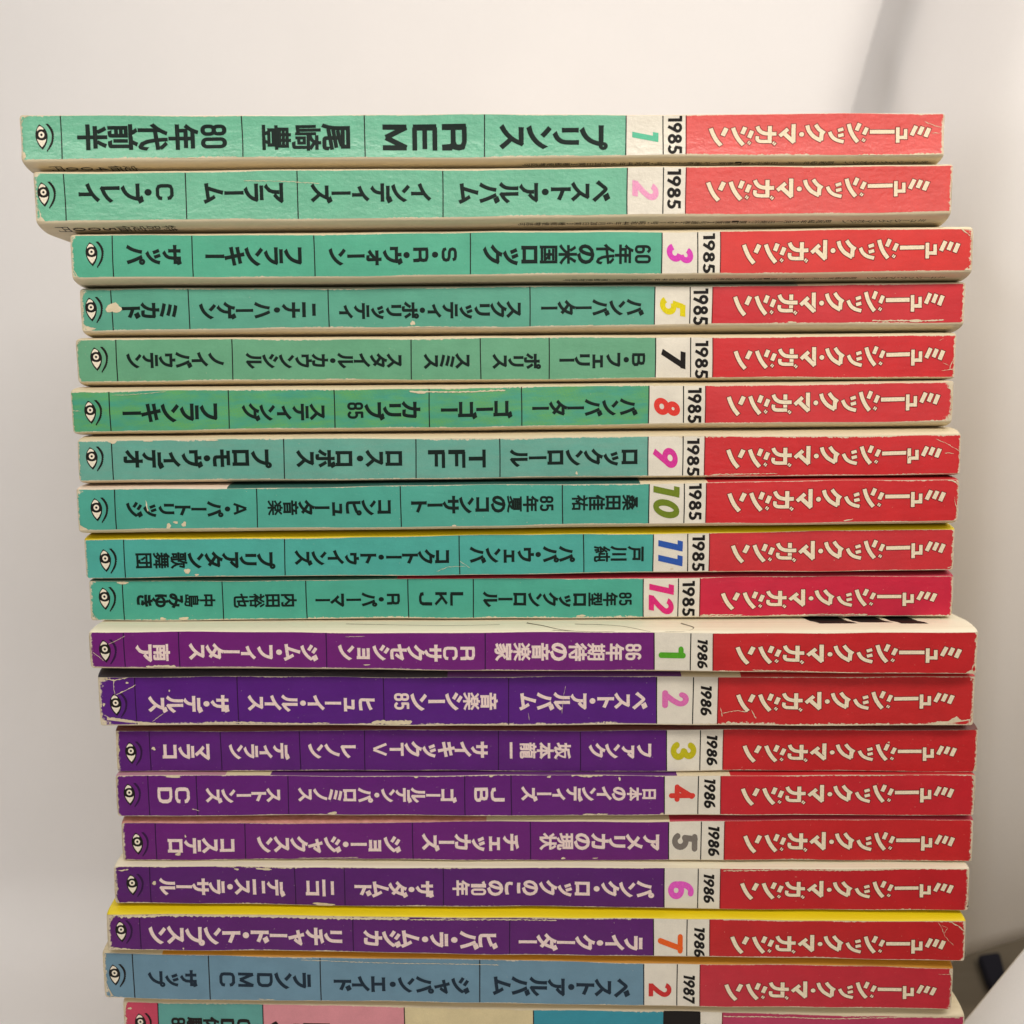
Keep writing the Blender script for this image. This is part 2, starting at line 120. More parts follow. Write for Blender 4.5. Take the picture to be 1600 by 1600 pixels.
def mesh_obj(name, verts, faces, mats, parent=None, mi=None, uv=None, smooth=False):
    me = bpy.data.meshes.new(name)
    me.from_pydata([tuple(v) for v in verts], [], faces)
    for m in (mats if isinstance(mats, (list, tuple)) else [mats]):
        me.materials.append(m)
    if mi is not None:
        me.polygons.foreach_set('material_index', mi)
    if uv is not None:
        idx = np.empty(len(me.loops), dtype=np.int32)
        me.loops.foreach_get('vertex_index', idx)
        for nm, arr in uv.items():
            lay = me.uv_layers.new(name=nm)
            lay.data.foreach_set('uv', np.asarray(arr, dtype=np.float32)[idx].ravel())
    if smooth:
        me.polygons.foreach_set('use_smooth', [True] * len(me.polygons))
    me.update()
    o = bpy.data.objects.new(name, me)
    COL.objects.link(o)
    if parent is not None:
        o.parent = parent
    return o


class NT:
    """small node-tree helper"""

    def __init__(self, name):
        self.m = bpy.data.materials.new(name)
        self.m.use_nodes = True
        self.t = self.m.node_tree
        self.b = self.t.nodes['Principled BSDF']

    def n(self, typ, **kw):
        x = self.t.nodes.new(typ)
        for k, v in kw.items():
            setattr(x, k, v)
        return x

    def put(self, sock, v):
        if isinstance(v, bpy.types.NodeSocket):
            self.t.links.new(v, sock)
        else:
            if isinstance(v, tuple) and sock.type == 'VECTOR':
                v = v[:3]
            sock.default_value = v

    def math(self, op, a, b=0.0, clamp=False):
        x = self.n('ShaderNodeMath', operation=op, use_clamp=clamp)
        self.put(x.inputs[0], a)
        self.put(x.inputs[1], b)
        return x.outputs[0]

    def noise(self, vec, scale, detail=2.0, rough=0.5):
        x = self.n('ShaderNodeTexNoise')
        self.put(x.inputs['Vector'], vec)
        x.inputs['Scale'].default_value = scale
        x.inputs['Detail'].default_value = detail
        x.inputs['Roughness'].default_value = rough
        return x.outputs[0]

    def mapr(self, v, a, b, c, d):
        x = self.n('ShaderNodeMapRange')
        for s, q in zip(x.inputs[:5], (v, a, b, c, d)):
            self.put(s, q)
        return x.outputs[0]

    def mix(self, fac, a, b, blend='MIX'):
        x = self.n('ShaderNodeMix', data_type='RGBA', blend_type=blend)
        self.put(x.inputs[0], fac)
        self.put(x.inputs[6], a)
        self.put(x.inputs[7], b)
        return x.outputs[2]

    def vec(self, x, y, z):
        c = self.n('ShaderNodeCombineXYZ')
        for s, q in zip(c.inputs, (x, y, z)):
            self.put(s, q)
        return c.outputs[0]

    def bump(self, h, strength, dist):
        x = self.n('ShaderNodeBump')
        x.inputs['Strength'].default_value = strength
        x.inputs['Distance'].default_value = dist
        self.put(x.inputs['Height'], h)
        self.t.links.new(x.outputs[0], self.b.inputs['Normal'])


PAPER = lin(226, 214, 186)


def print_mat(name, rgb, seed, wear, rough=0.37, gloss_bump=0.0, second=None, tint=0.07):
    """ink on a coated cover: wears off to the paper along the folds and corners.
    wear = (left, right, bottom, top, corner_left, corner_right) in mm"""
    k = NT(name)
    sp = k.n('ShaderNodeUVMap', uv_map='spine').outputs[0]
    rs = k.n('ShaderNodeUVMap', uv_map='rest').outputs[0]
    a = k.n('ShaderNodeSeparateXYZ'); k.put(a.inputs[0], sp)
    b = k.n('ShaderNodeSeparateXYZ'); k.put(b.inputs[0], rs)
    u, v, ru, rv = a.outputs[0], a.outputs[1], b.outputs[0], b.outputs[1]
    pos = k.vec(u, v, seed * 7.3)
    wl, wr, wb, wt, cl, cr = wear
    de = k.math('MINIMUM', k.math('DIVIDE', u, wl), k.math('DIVIDE', ru, wr))
    d = k.math('MINIMUM', k.math('DIVIDE', v, wb), k.math('DIVIDE', rv, wt))
    mn = k.math('MINIMUM', v, rv)
    de = k.math('MINIMUM', de, k.math('DIVIDE', k.math('ADD', u, mn), cl * 1.7))
    de = k.math('MINIMUM', de, k.math('DIVIDE', k.math('ADD', ru, mn), cr * 1.7))
    n1 = k.mapr(k.noise(pos, 1.3, 8, 0.68), 0.36, 0.66, 0.0, 1.0)
    n2 = k.mapr(k.noise(pos, 0.075, 4, 0.6), 0.42, 0.66, 0.05, 1.2)
    t = k.math('MULTIPLY', n1, n2)
    m = k.mapr(k.math('SUBTRACT', d, t), 0.0, 0.22, 1.0, 0.0)
    te = k.math('ADD', k.math('MULTIPLY', n1, 0.55), 0.25)
    m = k.math('MAXIMUM', m, k.mapr(k.math('SUBTRACT', de, te), 0.0, 0.22, 1.0, 0.0))
    spk = k.mapr(k.noise(pos, 2.1, 3, 0.5), 0.735, 0.77, 0.0, 0.55)
    scr = k.mapr(k.noise(k.vec(k.math('MULTIPLY', u, 0.35), k.math('MULTIPLY', v, 3.2), seed * 3.1), 1.0, 4, 0.6), 0.735, 0.80, 0.0, 0.28)
    m = k.math('MAXIMUM', m, k.math('MAXIMUM', spk, scr))
    var = k.mapr(k.noise(pos, 0.16, 5, 0.62), 0.3, 0.7, 1.0 - tint, 1.0 + tint)
    grain = k.mapr(k.noise(pos, 5.0, 2, 0.5), 0.3, 0.7, 0.955, 1.045)
    col = rgb
    if second is not None:          # coarse halftone: a second ink showing through in waves
        hs = k.mapr(k.noise(k.vec(k.math('MULTIPLY', u, 0.25), v, seed), 0.55, 4, 0.6), 0.35, 0.65, 0.0, 1.0)
        dots = k.math('ADD', k.math('SINE', k.math('MULTIPLY', k.math('ADD', u, k.math('MULTIPLY', v, 0.4)), 9.0)),
                      k.math('SINE', k.math('MULTIPLY', k.math('SUBTRACT', v, k.math('MULTIPLY', u, 0.4)), 9.0)))
        hs = k.math('MULTIPLY', hs, k.mapr(dots, -2, 2, 0.55, 1.0))
        col = k.mix(hs, rgb, second)
    sc = k.n('ShaderNodeVectorMath', operation='SCALE')
    k.put(sc.inputs[0], col)
    k.put(sc.inputs['Scale'], k.math('MULTIPLY', var, grain))
    paper = k.mix(k.noise(pos, 0.9, 4, 0.6), lin(196, 176, 140), lin(240, 230, 208))
    k.put(k.b.inputs['Base Color'], k.mix(m, sc.outputs[0], paper))
    k.put(k.b.inputs['Roughness'], k.mapr(m, 0, 1, k.math('MULTIPLY', k.mapr(k.noise(pos, 0.09, 4, 0.6), 0.3, 0.7, 0.8, 1.2), rough), 0.8))
    k.b.inputs['Specular IOR Level'].default_value = 0.5 if gloss_bump else 0.32
    h = k.math('ADD', k.math('MULTIPLY', k.noise(k.vec(k.math('MULTIPLY', u, 0.75), v, seed), 0.9, 5, 0.6), 1.0 + gloss_bump),
               k.math('MULTIPLY', m, -0.5))
    h = k.math('ADD', h, k.math('MULTIPLY', k.noise(k.vec(k.math('MULTIPLY', u, 0.10), k.math('MULTIPLY', v, 0.45), seed * 1.7), 1.0, 2, 0.5), 1.3))
    k.bump(h, 0.16 + 0.3 * gloss_bump, 0.0004)
    return k.m


def ink_mat(name, rgb, rough=0.5):
    k = NT(name)
    g = k.n('ShaderNodeNewGeometry').outputs['Position']
    n = k.mapr(k.noise(g, 2600, 3, 0.6), 0.3, 0.7, 0.9, 1.12)
    sc = k.n('ShaderNodeVectorMath', operation='SCALE')
    k.put(sc.inputs[0], rgb)
    k.put(sc.inputs['Scale'], n)
    k.put(k.b.inputs['Base Color'], sc.outputs[0])
    k.b.inputs['Roughness'].default_value = rough
    k.b.inputs['Specular IOR Level'].default_value = 0.18
    return k.m


def paper_mat(name, rgb, rough=0.6, dirt=0.35, streak=(60, 60, 60)):
    k = NT(name)
    tc = k.n('ShaderNodeTexCoord').outputs['Object']
    mp = k.n('ShaderNodeMapping')
    k.put(mp.inputs[0], tc)
    mp.inputs['Scale'].default_value = streak
    n = k.noise(mp.outputs[0], 1.0, 7, 0.66)
    f = k.mapr(n, 0.32, 0.7, 0.0, dirt)
    dark = (rgb[0] * 0.62, rgb[1] * 0.55, rgb[2] * 0.42, 1)
    k.put(k.b.inputs['Base Color'], k.mix(f, rgb, dark))
    k.b.inputs['Roughness'].default_value = rough
    k.bump(k.noise(tc, 900, 3, 0.6), 0.1, 0.0003)
    return k.m


def cloth_mat(name, rgb, weave=0.05):
    k = NT(name)
    tc = k.n('ShaderNodeTexCoord').outputs['Object']
    s = k.n('ShaderNodeSeparateXYZ'); k.put(s.inputs[0], tc)
    n = k.mapr(k.noise(tc, 14, 4, 0.6), 0.3, 0.7, 0.985, 1.015)
    fine = k.mapr(k.noise(tc, 2200, 2, 0.6), 0.3, 0.7, 0.985, 1.015)
    sc = k.n('ShaderNodeVectorMath', operation='SCALE')
    k.put(sc.inputs[0], rgb)
    k.put(sc.inputs['Scale'], k.math('MULTIPLY', n, fine))
    k.put(k.b.inputs['Base Color'], sc.outputs[0])
    k.b.inputs['Roughness'].default_value = 0.85
    k.b.inputs['Specular IOR Level'].default_value = 0.2
    rib = k.noise(k.vec(k.math('MULTIPLY', s.outputs[0], 420), k.math('MULTIPLY', s.outputs[1], 420), k.math('MULTIPLY', s.outputs[2], 8)), 1.0, 3, 0.6)
    k.bump(rib, weave, 0.001)
    return k.m


# ------------------------------------------------------------------ setting
WHITE = cloth_mat('white_cloth', (0.91, 0.89, 0.885, 1), 0.03)
WHITE_RIBBED = cloth_mat('white_ribbed_cloth', (0.91, 0.89, 0.885, 1), 0.09)


def seam_x(z):
    """right edge of the back cloth: leans outwards near the top"""
    t = 0.277
    zz = z - 0.335
    return 0.137 + t * (math.sqrt(zz * zz + 0.012 ** 2) + zz) / 2


def build_backdrop():
    R, WY = 0.030, 0.205
    prof = []
    for i in range(14):
        prof.append((-0.62 + (WY - R + 0.62) * i / 13, 0.0))
    for i in range(1, 13):
        a = math.pi / 2 * i / 12
        prof.append((WY - R + R * math.sin(a), R - R * math.cos(a)))
    for i in range(1, 26):
        prof.append((WY, R + (0.66 - R) * i / 25))
    verts, faces = [], []
    nx = 40
    for j, (y, z) in enumerate(prof):
        xr = 0.118 if z <= 0.0 else 0.118 + (seam_x(z) - 0.118) * min(1, z / R)
        for i in range(nx + 1):
            t = i / nx
            x = -0.62 + (xr + 0.62) * t
            w = 0.0011 * math.sin(9 * x + 14 * z) + 0.0007 * math.sin(31 * x - 8 * z + 1)
            if z <= 0.0:
                verts.append((x, y, 0.0))
            else:
                k = min(1, z / 0.08)
                verts.append((x, y + w * k, z))
    for j in range(len(prof) - 1):
        for i in range(nx):
            a = j * (nx + 1) + i
            faces.append((a, a + 1, a + nx + 2, a + nx + 1))
    o = mesh_obj('backdrop_cloth', verts, faces, WHITE, smooth=True)
    tag(o, 'smooth white backdrop cloth curving from the floor up behind the stack', 'backdrop')
    s = o.modifiers.new('thickness', 'SOLIDIFY'); s.thickness = 0.0008; s.offset = -1
    return o


build_backdrop()


SIDE = [(-0.030, 0.2235), (-0.010, 0.2235), (0.004, 0.222), (0.0110, 0.214), (0.0150, 0.198), (0.0200, 0.170), (0.0306, 0.1282), (0.0468, 0.1087), (0.072, 0.080), (0.102, 0.050)]


def build_side_cloth():
    """right wall of the photo tent: it starts behind the free edge of the back cloth, turns a soft corner and
    comes forward; its lower hem is lifted towards the camera and one soft crease crosses it"""
    prof = []
    for i in range(len(SIDE) - 1):
        p = [Vector(SIDE[k]) for k in (max(i - 1, 0), i, i + 1, min(i + 2, len(SIDE) - 1))]
        for k in range(8):
            t = k / 8
            prof.append(0.5 * (2 * p[1] + (p[2] - p[0]) * t + (2 * p[0] - 5 * p[1] + 4 * p[2] - p[3]) * t * t + (3 * p[1] - p[0] - 3 * p[2] + p[3]) * t ** 3))
    prof.append(Vector(SIDE[-1]))
    verts, faces = [], []
    nz = 110
    for dx, y in prof:
        hem = max(0.0278 - (y - 0.1282) * 1.01, 0.004)
        for j in range(nz + 1):
            z = hem + (0.66 - hem) * j / nz
            x = seam_x(z) + dx
            s = (z - 0.2929 - (y - 0.1301) * 1.11) / math.hypot(1, 1.11)     # signed distance to the crease
            if s < 0:
                x += 0.0017 * (1 - math.exp(s / 0.007)) * math.exp(s / 0.09)
            x += 0.0008 * math.sin(22 * y + 9 * z)
            verts.append((x, y, z))
    for i in range(len(prof) - 1):
        for j in range(nz):
            a = i * (nz + 1) + j
            faces.append((a, a + 1, a + nz + 2, a + nz + 1))
    o = mesh_obj('side_cloth', verts, faces, WHITE_RIBBED, smooth=True)
    tag(o, 'white cloth wall on the right with a soft crease and a lifted lower hem', 'side wall')
    s = o.modifiers.new('thickness', 'SOLIDIFY'); s.thickness = 0.0008; s.offset = 1
    return o


build_side_cloth()


def build_flap():
    """stiff white flap standing in the lower right corner"""
    A, B = Vector((0.1164, 0.03, 0.0533)), Vector((0.1590, 0.03, 0.1110))
    verts, faces = [], []
    n = 24
    dv = Vector((0.115, -0.035, -0.050))
    A2 = A - (B - A) * 0.85
    for i in range(n + 1):
        p = A2.lerp(B + (B - A) * 0.12, i / n)
        for j in range(9):
            q = p + dv * (j / 8)
            q.y += 0.0012 * math.sin(i * 0.4) * (j / 8)
            verts.append(q)
    for i in range(n):
        for j in range(8):
            a = i * 9 + j
            faces.append((a, a + 9, a + 10, a + 1))
    o = mesh_obj('cloth_flap', verts, faces, WHITE, smooth=True)
    tag(o, 'white cloth flap in the lower right corner, in front of the dark gap', 'flap')
    s = o.modifiers.new('thickness', 'SOLIDIFY'); s.thickness = 0.001
    return o


build_flap()

tb = bmesh.new()
bmesh.ops.create_cube(tb, size=1.0)
bmesh.ops.scale(tb, vec=(1.9, 1.7, 0.03), verts=tb.verts)
bmesh.ops.translate(tb, vec=(0, 0.0, -0.0195), verts=tb.verts)
bmesh.ops.bevel(tb, geom=tb.edges[:], offset=0.003, segments=2, affect='EDGES')
tme = bpy.data.meshes.new('table_top'); tb.to_mesh(tme); tb.free()
tme.materials.append(paper_mat('dark_table', lin(146, 132, 110), 0.6, 0.5, (9, 30, 9)))
to = bpy.data.objects.new('table_top', tme); COL.objects.link(to)
tag(to, 'dark grey brown table top seen through the gap at lower right', 'table')


def build_slab():  # plain dark slab for the blue black patch in the gap
    verts = [(0.2025, 0.1813), (0.1976, 0.1631), (0.1961, 0.1542), (0.2074, 0.1672), (0.2132, 0.1838)]
    bm = bmesh.new()
    lo = [bm.verts.new((x, y, -0.0045)) for x, y in reversed(verts)]
    f = bm.faces.new(lo)
    r = bmesh.ops.extrude_face_region(bm, geom=[f])
    bmesh.ops.translate(bm, vec=(0, 0, 0.004), verts=[g for g in r['geom'] if isinstance(g, bmesh.types.BMVert)])
    bmesh.ops.recalc_face_normals(bm, faces=bm.faces[:])
    bmesh.ops.bevel(bm, geom=bm.edges[:], offset=0.0008, segments=2, affect='EDGES')
    me = bpy.data.meshes.new('slab'); bm.to_mesh(me); bm.free()
    me.materials.append(ink_mat('blue_black_slab', lin(48, 46, 56), 0.8))
    o = bpy.data.objects.new('slab', me); COL.objects.link(o)
    tag(o, 'short blue black strap lying on the dark table beside the flap', 'slab')


build_slab()


# ------------------------------------------------------------------ lettering
TXT_DEG = {}


def glyph(ch, weight):
    """one bold glyph as triangles: outline of the built-in font, thickened by a flat chamfer"""
    key = (ch, weight)
    if key in TXT_DEG:
        return TXT_DEG[key]
    cu = bpy.data.curves.new('g', 'FONT')
    cu.body = ch
    cu.fill_mode = 'FRONT'
    cu.resolution_u = 3
    cu.bevel_depth = weight
    cu.bevel_resolution = 0
    ob = bpy.data.objects.new('g', cu)
    COL.objects.link(ob)
    dg = bpy.context.evaluated_depsgraph_get()
    me = bpy.data.meshes.new_from_object(ob.evaluated_get(dg))
    me.calc_loop_triangles()
    V = np.empty(len(me.vertices) * 3); me.vertices.foreach_get('co', V); V = V.reshape(-1, 3)
    T = np.empty(len(me.loop_triangles) * 3, dtype=np.int32); me.loop_triangles.foreach_get('vertices', T); T = T.reshape(-1, 3)
    n = np.cross(V[T[:, 1]] - V[T[:, 0]], V[T[:, 2]] - V[T[:, 0]])
    zc = V[T].mean(axis=1)[:, 2]
    keep = (n[:, 2] > 1e-9) & (zc > -1e-6)
    T = T[keep]
    used = np.unique(T)
    rm = -np.ones(len(V), dtype=np.int32); rm[used] = np.arange(len(used))
    V, T = V[used], rm[T]
    if weight:
        V = V.copy(); V[:, 2] = np.clip(V[:, 2] / weight, 0, 1)
    bpy.data.objects.remove(ob)
    bpy.data.curves.remove(cu)
    bpy.data.meshes.remove(me)
    TXT_DEG[key] = (V, T)
    return V, T


# stroke-drawn shapes -----------------------------------------------------------
def smooth_line(pts, n=5):
    if len(pts) < 3:
        return [Vector(p) for p in pts]
    P = [Vector(p) for p in pts]
    out = []
    for i in range(len(P) - 1):
        a, b, c, d = P[max(i - 1, 0)], P[i], P[i + 1], P[min(i + 2, len(P) - 1)]
        for k in range(n):
            t = k / n
            out.append(0.5 * ((2 * b) + (c - a) * t + (2 * a - 5 * b + 4 * c - d) * t * t + (3 * b - a - 3 * c + d) * t ** 3))
    out.append(P[-1])
    return out


def ribbon(pts, w, cap='butt', closed=False):
    """flat band along a line -> (verts2d, faces) with consistent winding"""
    P = [Vector(p) for p in pts]
    n = len(P)
    L, Rr = [], []
    ws = w if isinstance(w, (list, tuple)) else [w] * n
    for i in range(n):
        if closed:
            t = P[(i + 1) % n] - P[i - 1]
        else:
            t = P[min(i + 1, n - 1)] - P[max(i - 1, 0)]
        t.normalize()
        k = 1.0
        if 0 < i < n - 1 and not closed:
            e = (P[i] - P[i - 1]).normalized()
            k = 1 / max(0.6, abs(e.dot(t)))
        nn = Vector((-t.y, t.x)) * ws[i] / 2 * k
        L.append(P[i] + nn); Rr.append(P[i] - nn)
    V = L + Rr
    F = []
    for i in range(n - 1 + (1 if closed else 0)):
        j = (i + 1) % n
        F.append((i, n + i, n + j, j))
    if cap == 'round' and not closed:
        for end, dirv in ((0, P[0] - P[1]), (n - 1, P[-1] - P[-2])):
            a0 = math.atan2(dirv.y, dirv.x)
            c = len(V); V.append(P[end].copy())
            ring = []
            for s in range(9):
                a = a0 - math.pi / 2 + math.pi * s / 8
                V.append(P[end] + Vector((math.cos(a), math.sin(a))) * ws[end] / 2)
                ring.append(len(V) - 1)
            for s in range(8):
                F.append((c, ring[s], ring[s + 1]))
    return V, F


def disc(c, r, n=20, ry=None):
    V = [Vector((c[0] + r * math.cos(2 * math.pi * i / n), c[1] + (ry or r) * math.sin(2 * math.pi * i / n))) for i in range(n)]
    return V, [tuple(range(n))]


def pieces(parts):
    """parts: list of (V2, F, layer, material) -> arrays with every piece on its own tiny step"""
    VV, FF, MI = [], [], []
    for k, (V, F, layer, mi) in enumerate(parts):
        b = len(VV)
        VV += [(v[0], v[1], layer) for v in V]
        FF += [tuple(b + i for i in f) for f in F]
        MI += [mi] * len(F)
    return np.array(VV), FF, MI


TITLE_STROKES = [
    ([(160, 160), (195, 255), (240, 340), (297, 412)], 55), ([(368, 158), (318, 268)], 60),
    ([(455, 155), (490, 250), (535, 330), (592, 402)], 55), ([(615, 145), (578, 243)], 57), ([(708, 198), (668, 298)], 57),
    ([(674, 346), (650, 380)], 17), ([(693, 363), (668, 397)], 17),
    ([(942, 132), (942, 376)], 54), ([(775, 135), (800, 188), (850, 228), (930, 242), (1030, 242)], 52),
    ([(781, 275), (777, 315), (800, 344), (860, 352), (965, 352)], 48), ([(1003, 356), (980, 388)], 19), ([(1024, 374), (998, 407)], 19),
    ([(1255, 110), (1257, 368)], 55), ([(1268, 370), (1120, 226)], 56), ([(1182, 176), (1074, 276)], 52),
    ([(1435, 130), (1460, 205), (1511, 275), (1560, 312), (1628, 350)], 52), ([(1546, 122), (1596, 190), (1668, 244)], 50), ([(1632, 205), (1624, 346)], 54),
    ([(1733, 225), (1771, 295), (1831, 340), (1922, 366)], 48), ([(1844, 208), (1914, 185)], 45), ([(1848, 283), (1920, 264)], 45),
    ([(1981, 118), (2011, 215), (2056, 300), (2108, 368)], 53), ([(2126, 110), (2088, 208)], 53), ([(2225, 168), (2185, 263)], 53),
    ([(2187, 318), (2164, 353)], 17), ([(2207, 332), (2184, 366)], 17),
    ([(2264, 225), (2592, 221)], 53),
    ([(2633, 160), (2638, 376)], 48), ([(2631, 303), (2762, 300)], 46), ([(2738, 184), (2741, 326)], 46),
    ([(2878, 140), (2820, 272)], 55), ([(2964, 152), (2920, 262)], 56), ([(3052, 172), (3005, 296)], 58)]


def title_shape():
    parts = []
    for k, (p, w) in enumerate(TITLE_STROKES):
        sp = smooth_line(p)
        e = 10
        q = [Vector(a) for a in sp]
        q[0] = q[0] + (q[0] - q[1]).normalized() * e
        q[-1] = q[-1] + (q[-1] - q[-2]).normalized() * e
        V, F = ribbon(q, w + 2 * e)
        parts.append((V, F, 0.02 * (k % 3), 1))
    for k, (p, w) in enumerate(TITLE_STROKES):
        V, F = ribbon(smooth_line(p), w)
        parts.append((V, F, 0.30 + 0.12 * (k % 6), 0))
    V, F = disc((1365, 255), 43, 20); parts.append((V, F, 0.0, 1))
    V, F = disc((1365, 255), 33, 20); parts.append((V, F, 0.35, 0))
    return pieces(parts)


def eye_shape(purple):
    out_l = [(640, 245), (560, 350), (490, 490), (460, 640), (480, 800), (550, 980), (640, 1110), (740, 1210)]
    out_r = [(740, 1210), (775, 1160), (850, 1060), (920, 900), (955, 680), (930, 550), (870, 430), (760, 320), (640, 245)]
    o = [tuple(p) for p in smooth_line(out_l, 4)][:-1] + [tuple(p) for p in smooth_line(out_r, 4)][:-1]
    parts = [([Vector(p) for p in o], [tuple(range(len(o)))], 0.0, 0)]
    w1 = [(640, 315), (700, 322), (760, 360), (802, 408), (795, 445), (740, 432), (680, 432), (610, 452), (528, 500), (542, 440), (590, 365)]
    w2 = [(520, 785), (600, 832), (720, 852), (820, 832), (892, 785), (872, 880), (800, 1010), (712, 1106), (620, 1000), (552, 880)]
    parts.append(([Vector(p) for p in w1], [tuple(range(len(w1)))], 0.3, 1))
    parts.append(([Vector(p) for p in w2], [tuple(range(len(w2)))], 0.3, 1))
    V, F = disc((707, 637), 120, 24); parts.append((V, F, 0.3, 1))
    V, F = disc((707, 637), 50, 16); parts.append((V, F, 0.6, 0))
    inner = smooth_line([(890, 232), (1000, 360), (1082, 500), (1120, 680), (1090, 880), (1000, 1070), (900, 1240)], 5)
    outer = smooth_line([(1000, 222), (1125, 370), (1198, 540), (1205, 690), (1165, 920), (1080, 1090), (925, 1285)], 5)
    n = len(inner)
    VV = [Vector(p) for p in inner] + [Vector(p) + Vector((12 * (1 if i % 2 else -1), 0)) for i, p in enumerate(outer)]
    parts.append((VV, [(i, i + 1, n + i + 1, n + i) for i in range(n - 1)], 0.0, 2))
    return pieces(parts)


def arc(cx, cy, rx, ry, a0, a1, n=14):
    return [(cx + rx * math.cos(math.radians(a0 + (a1 - a0) * i / n)), cy + ry * math.sin(math.radians(a0 + (a1 - a0) * i / n))) for i in range(n + 1)]


DIGITS = {
    '0': [('o', (0.31, 0.5, 0.205, 0.40))],
    '1': [('l', [(0.05, 0.90), (0.30, 0.90)]), ('l', [(0.30, 0.0), (0.30, 1.0)])],
    '2': [('l', arc(0.30, 0.69, 0.20, 0.21, 165, -25) + [(0.36, 0.40), (0.11, 0.10)]), ('l', [(0.03, 0.09), (0.58, 0.09)])],
    '3': [('l', arc(0.28, 0.72, 0.19, 0.185, 160, -80)), ('l', arc(0.28, 0.295, 0.215, 0.205, 85, -160))],
    '4': [('l', [(0.43, 0.0), (0.43, 0.97)]), ('l', [(0.47, 0.93), (0.08, 0.30)]), ('l', [(0.03, 0.26), (0.60, 0.26)])],
    '5': [('l', [(0.12, 0.905), (0.56, 0.905)]), ('l', [(0.20, 0.92), (0.15, 0.50)]), ('l', [(0.15, 0.52)] + arc(0.27, 0.32, 0.22, 0.225, 110, -150))],
    '6': [('o', (0.31, 0.31, 0.215, 0.21)), ('l', arc(0.35, 0.50, 0.26, 0.41, 205, 75))],
    '7': [('l', [(0.03, 0.905), (0.60, 0.905)]), ('l', [(0.50, 0.92), (0.20, 0.0)])],
    '8': [('o', (0.31, 0.735, 0.17, 0.165)), ('o', (0.31, 0.29, 0.215, 0.20))],
    '9': [('o', (0.31, 0.69, 0.215, 0.215)), ('l', [(0.505, 0.62), (0.22, 0.015)])]}


def digits_shape(text, w, shear, cap, gap=0.10):
    parts, x, layer = [], 0.0, 0
    for ch in text:
        xs = []
        got = []
        for kind, d in DIGITS[ch]:
            if kind == 'o':
                cx, cy, rx, ry = d
                V, F = ribbon(arc(cx, cy, rx, ry, 0, 360, 28)[:-1], w, closed=True)
            elif cap == 'round':
                V, F = ribbon(d, w, 'round')
            else:
                V, F = ribbon(d, w)
            got.append((V, F))
            xs += [v[0] for v in V]
        lo, hi = min(xs), max(xs)
        for V, F in got:
            V = [Vector((v[0] - lo + x + shear * v[1], v[1])) for v in V]
            parts.append((V, F, 0.12 * layer, 0))
            layer = (layer + 1) % 7
        x += hi - lo + gap
    return pieces(parts)


KANJI_HEAVY = set('豊崎舞歌団桑純裕龍期楽夏祐島種郵便認')


def rr(x0, y0, x1, y1, r):
    out = []
    for cx, cy, a0 in ((x1 - r, y1 - r, 0), (x0 + r, y1 - r, 90), (x0 + r, y0 + r, 180), (x1 - r, y0 + r, 270)):
        out += [(cx + r * math.cos(math.radians(a0 + 90 * k / 5)), cy + r * math.sin(math.radians(a0 + 90 * k / 5))) for k in range(6)]
    return out


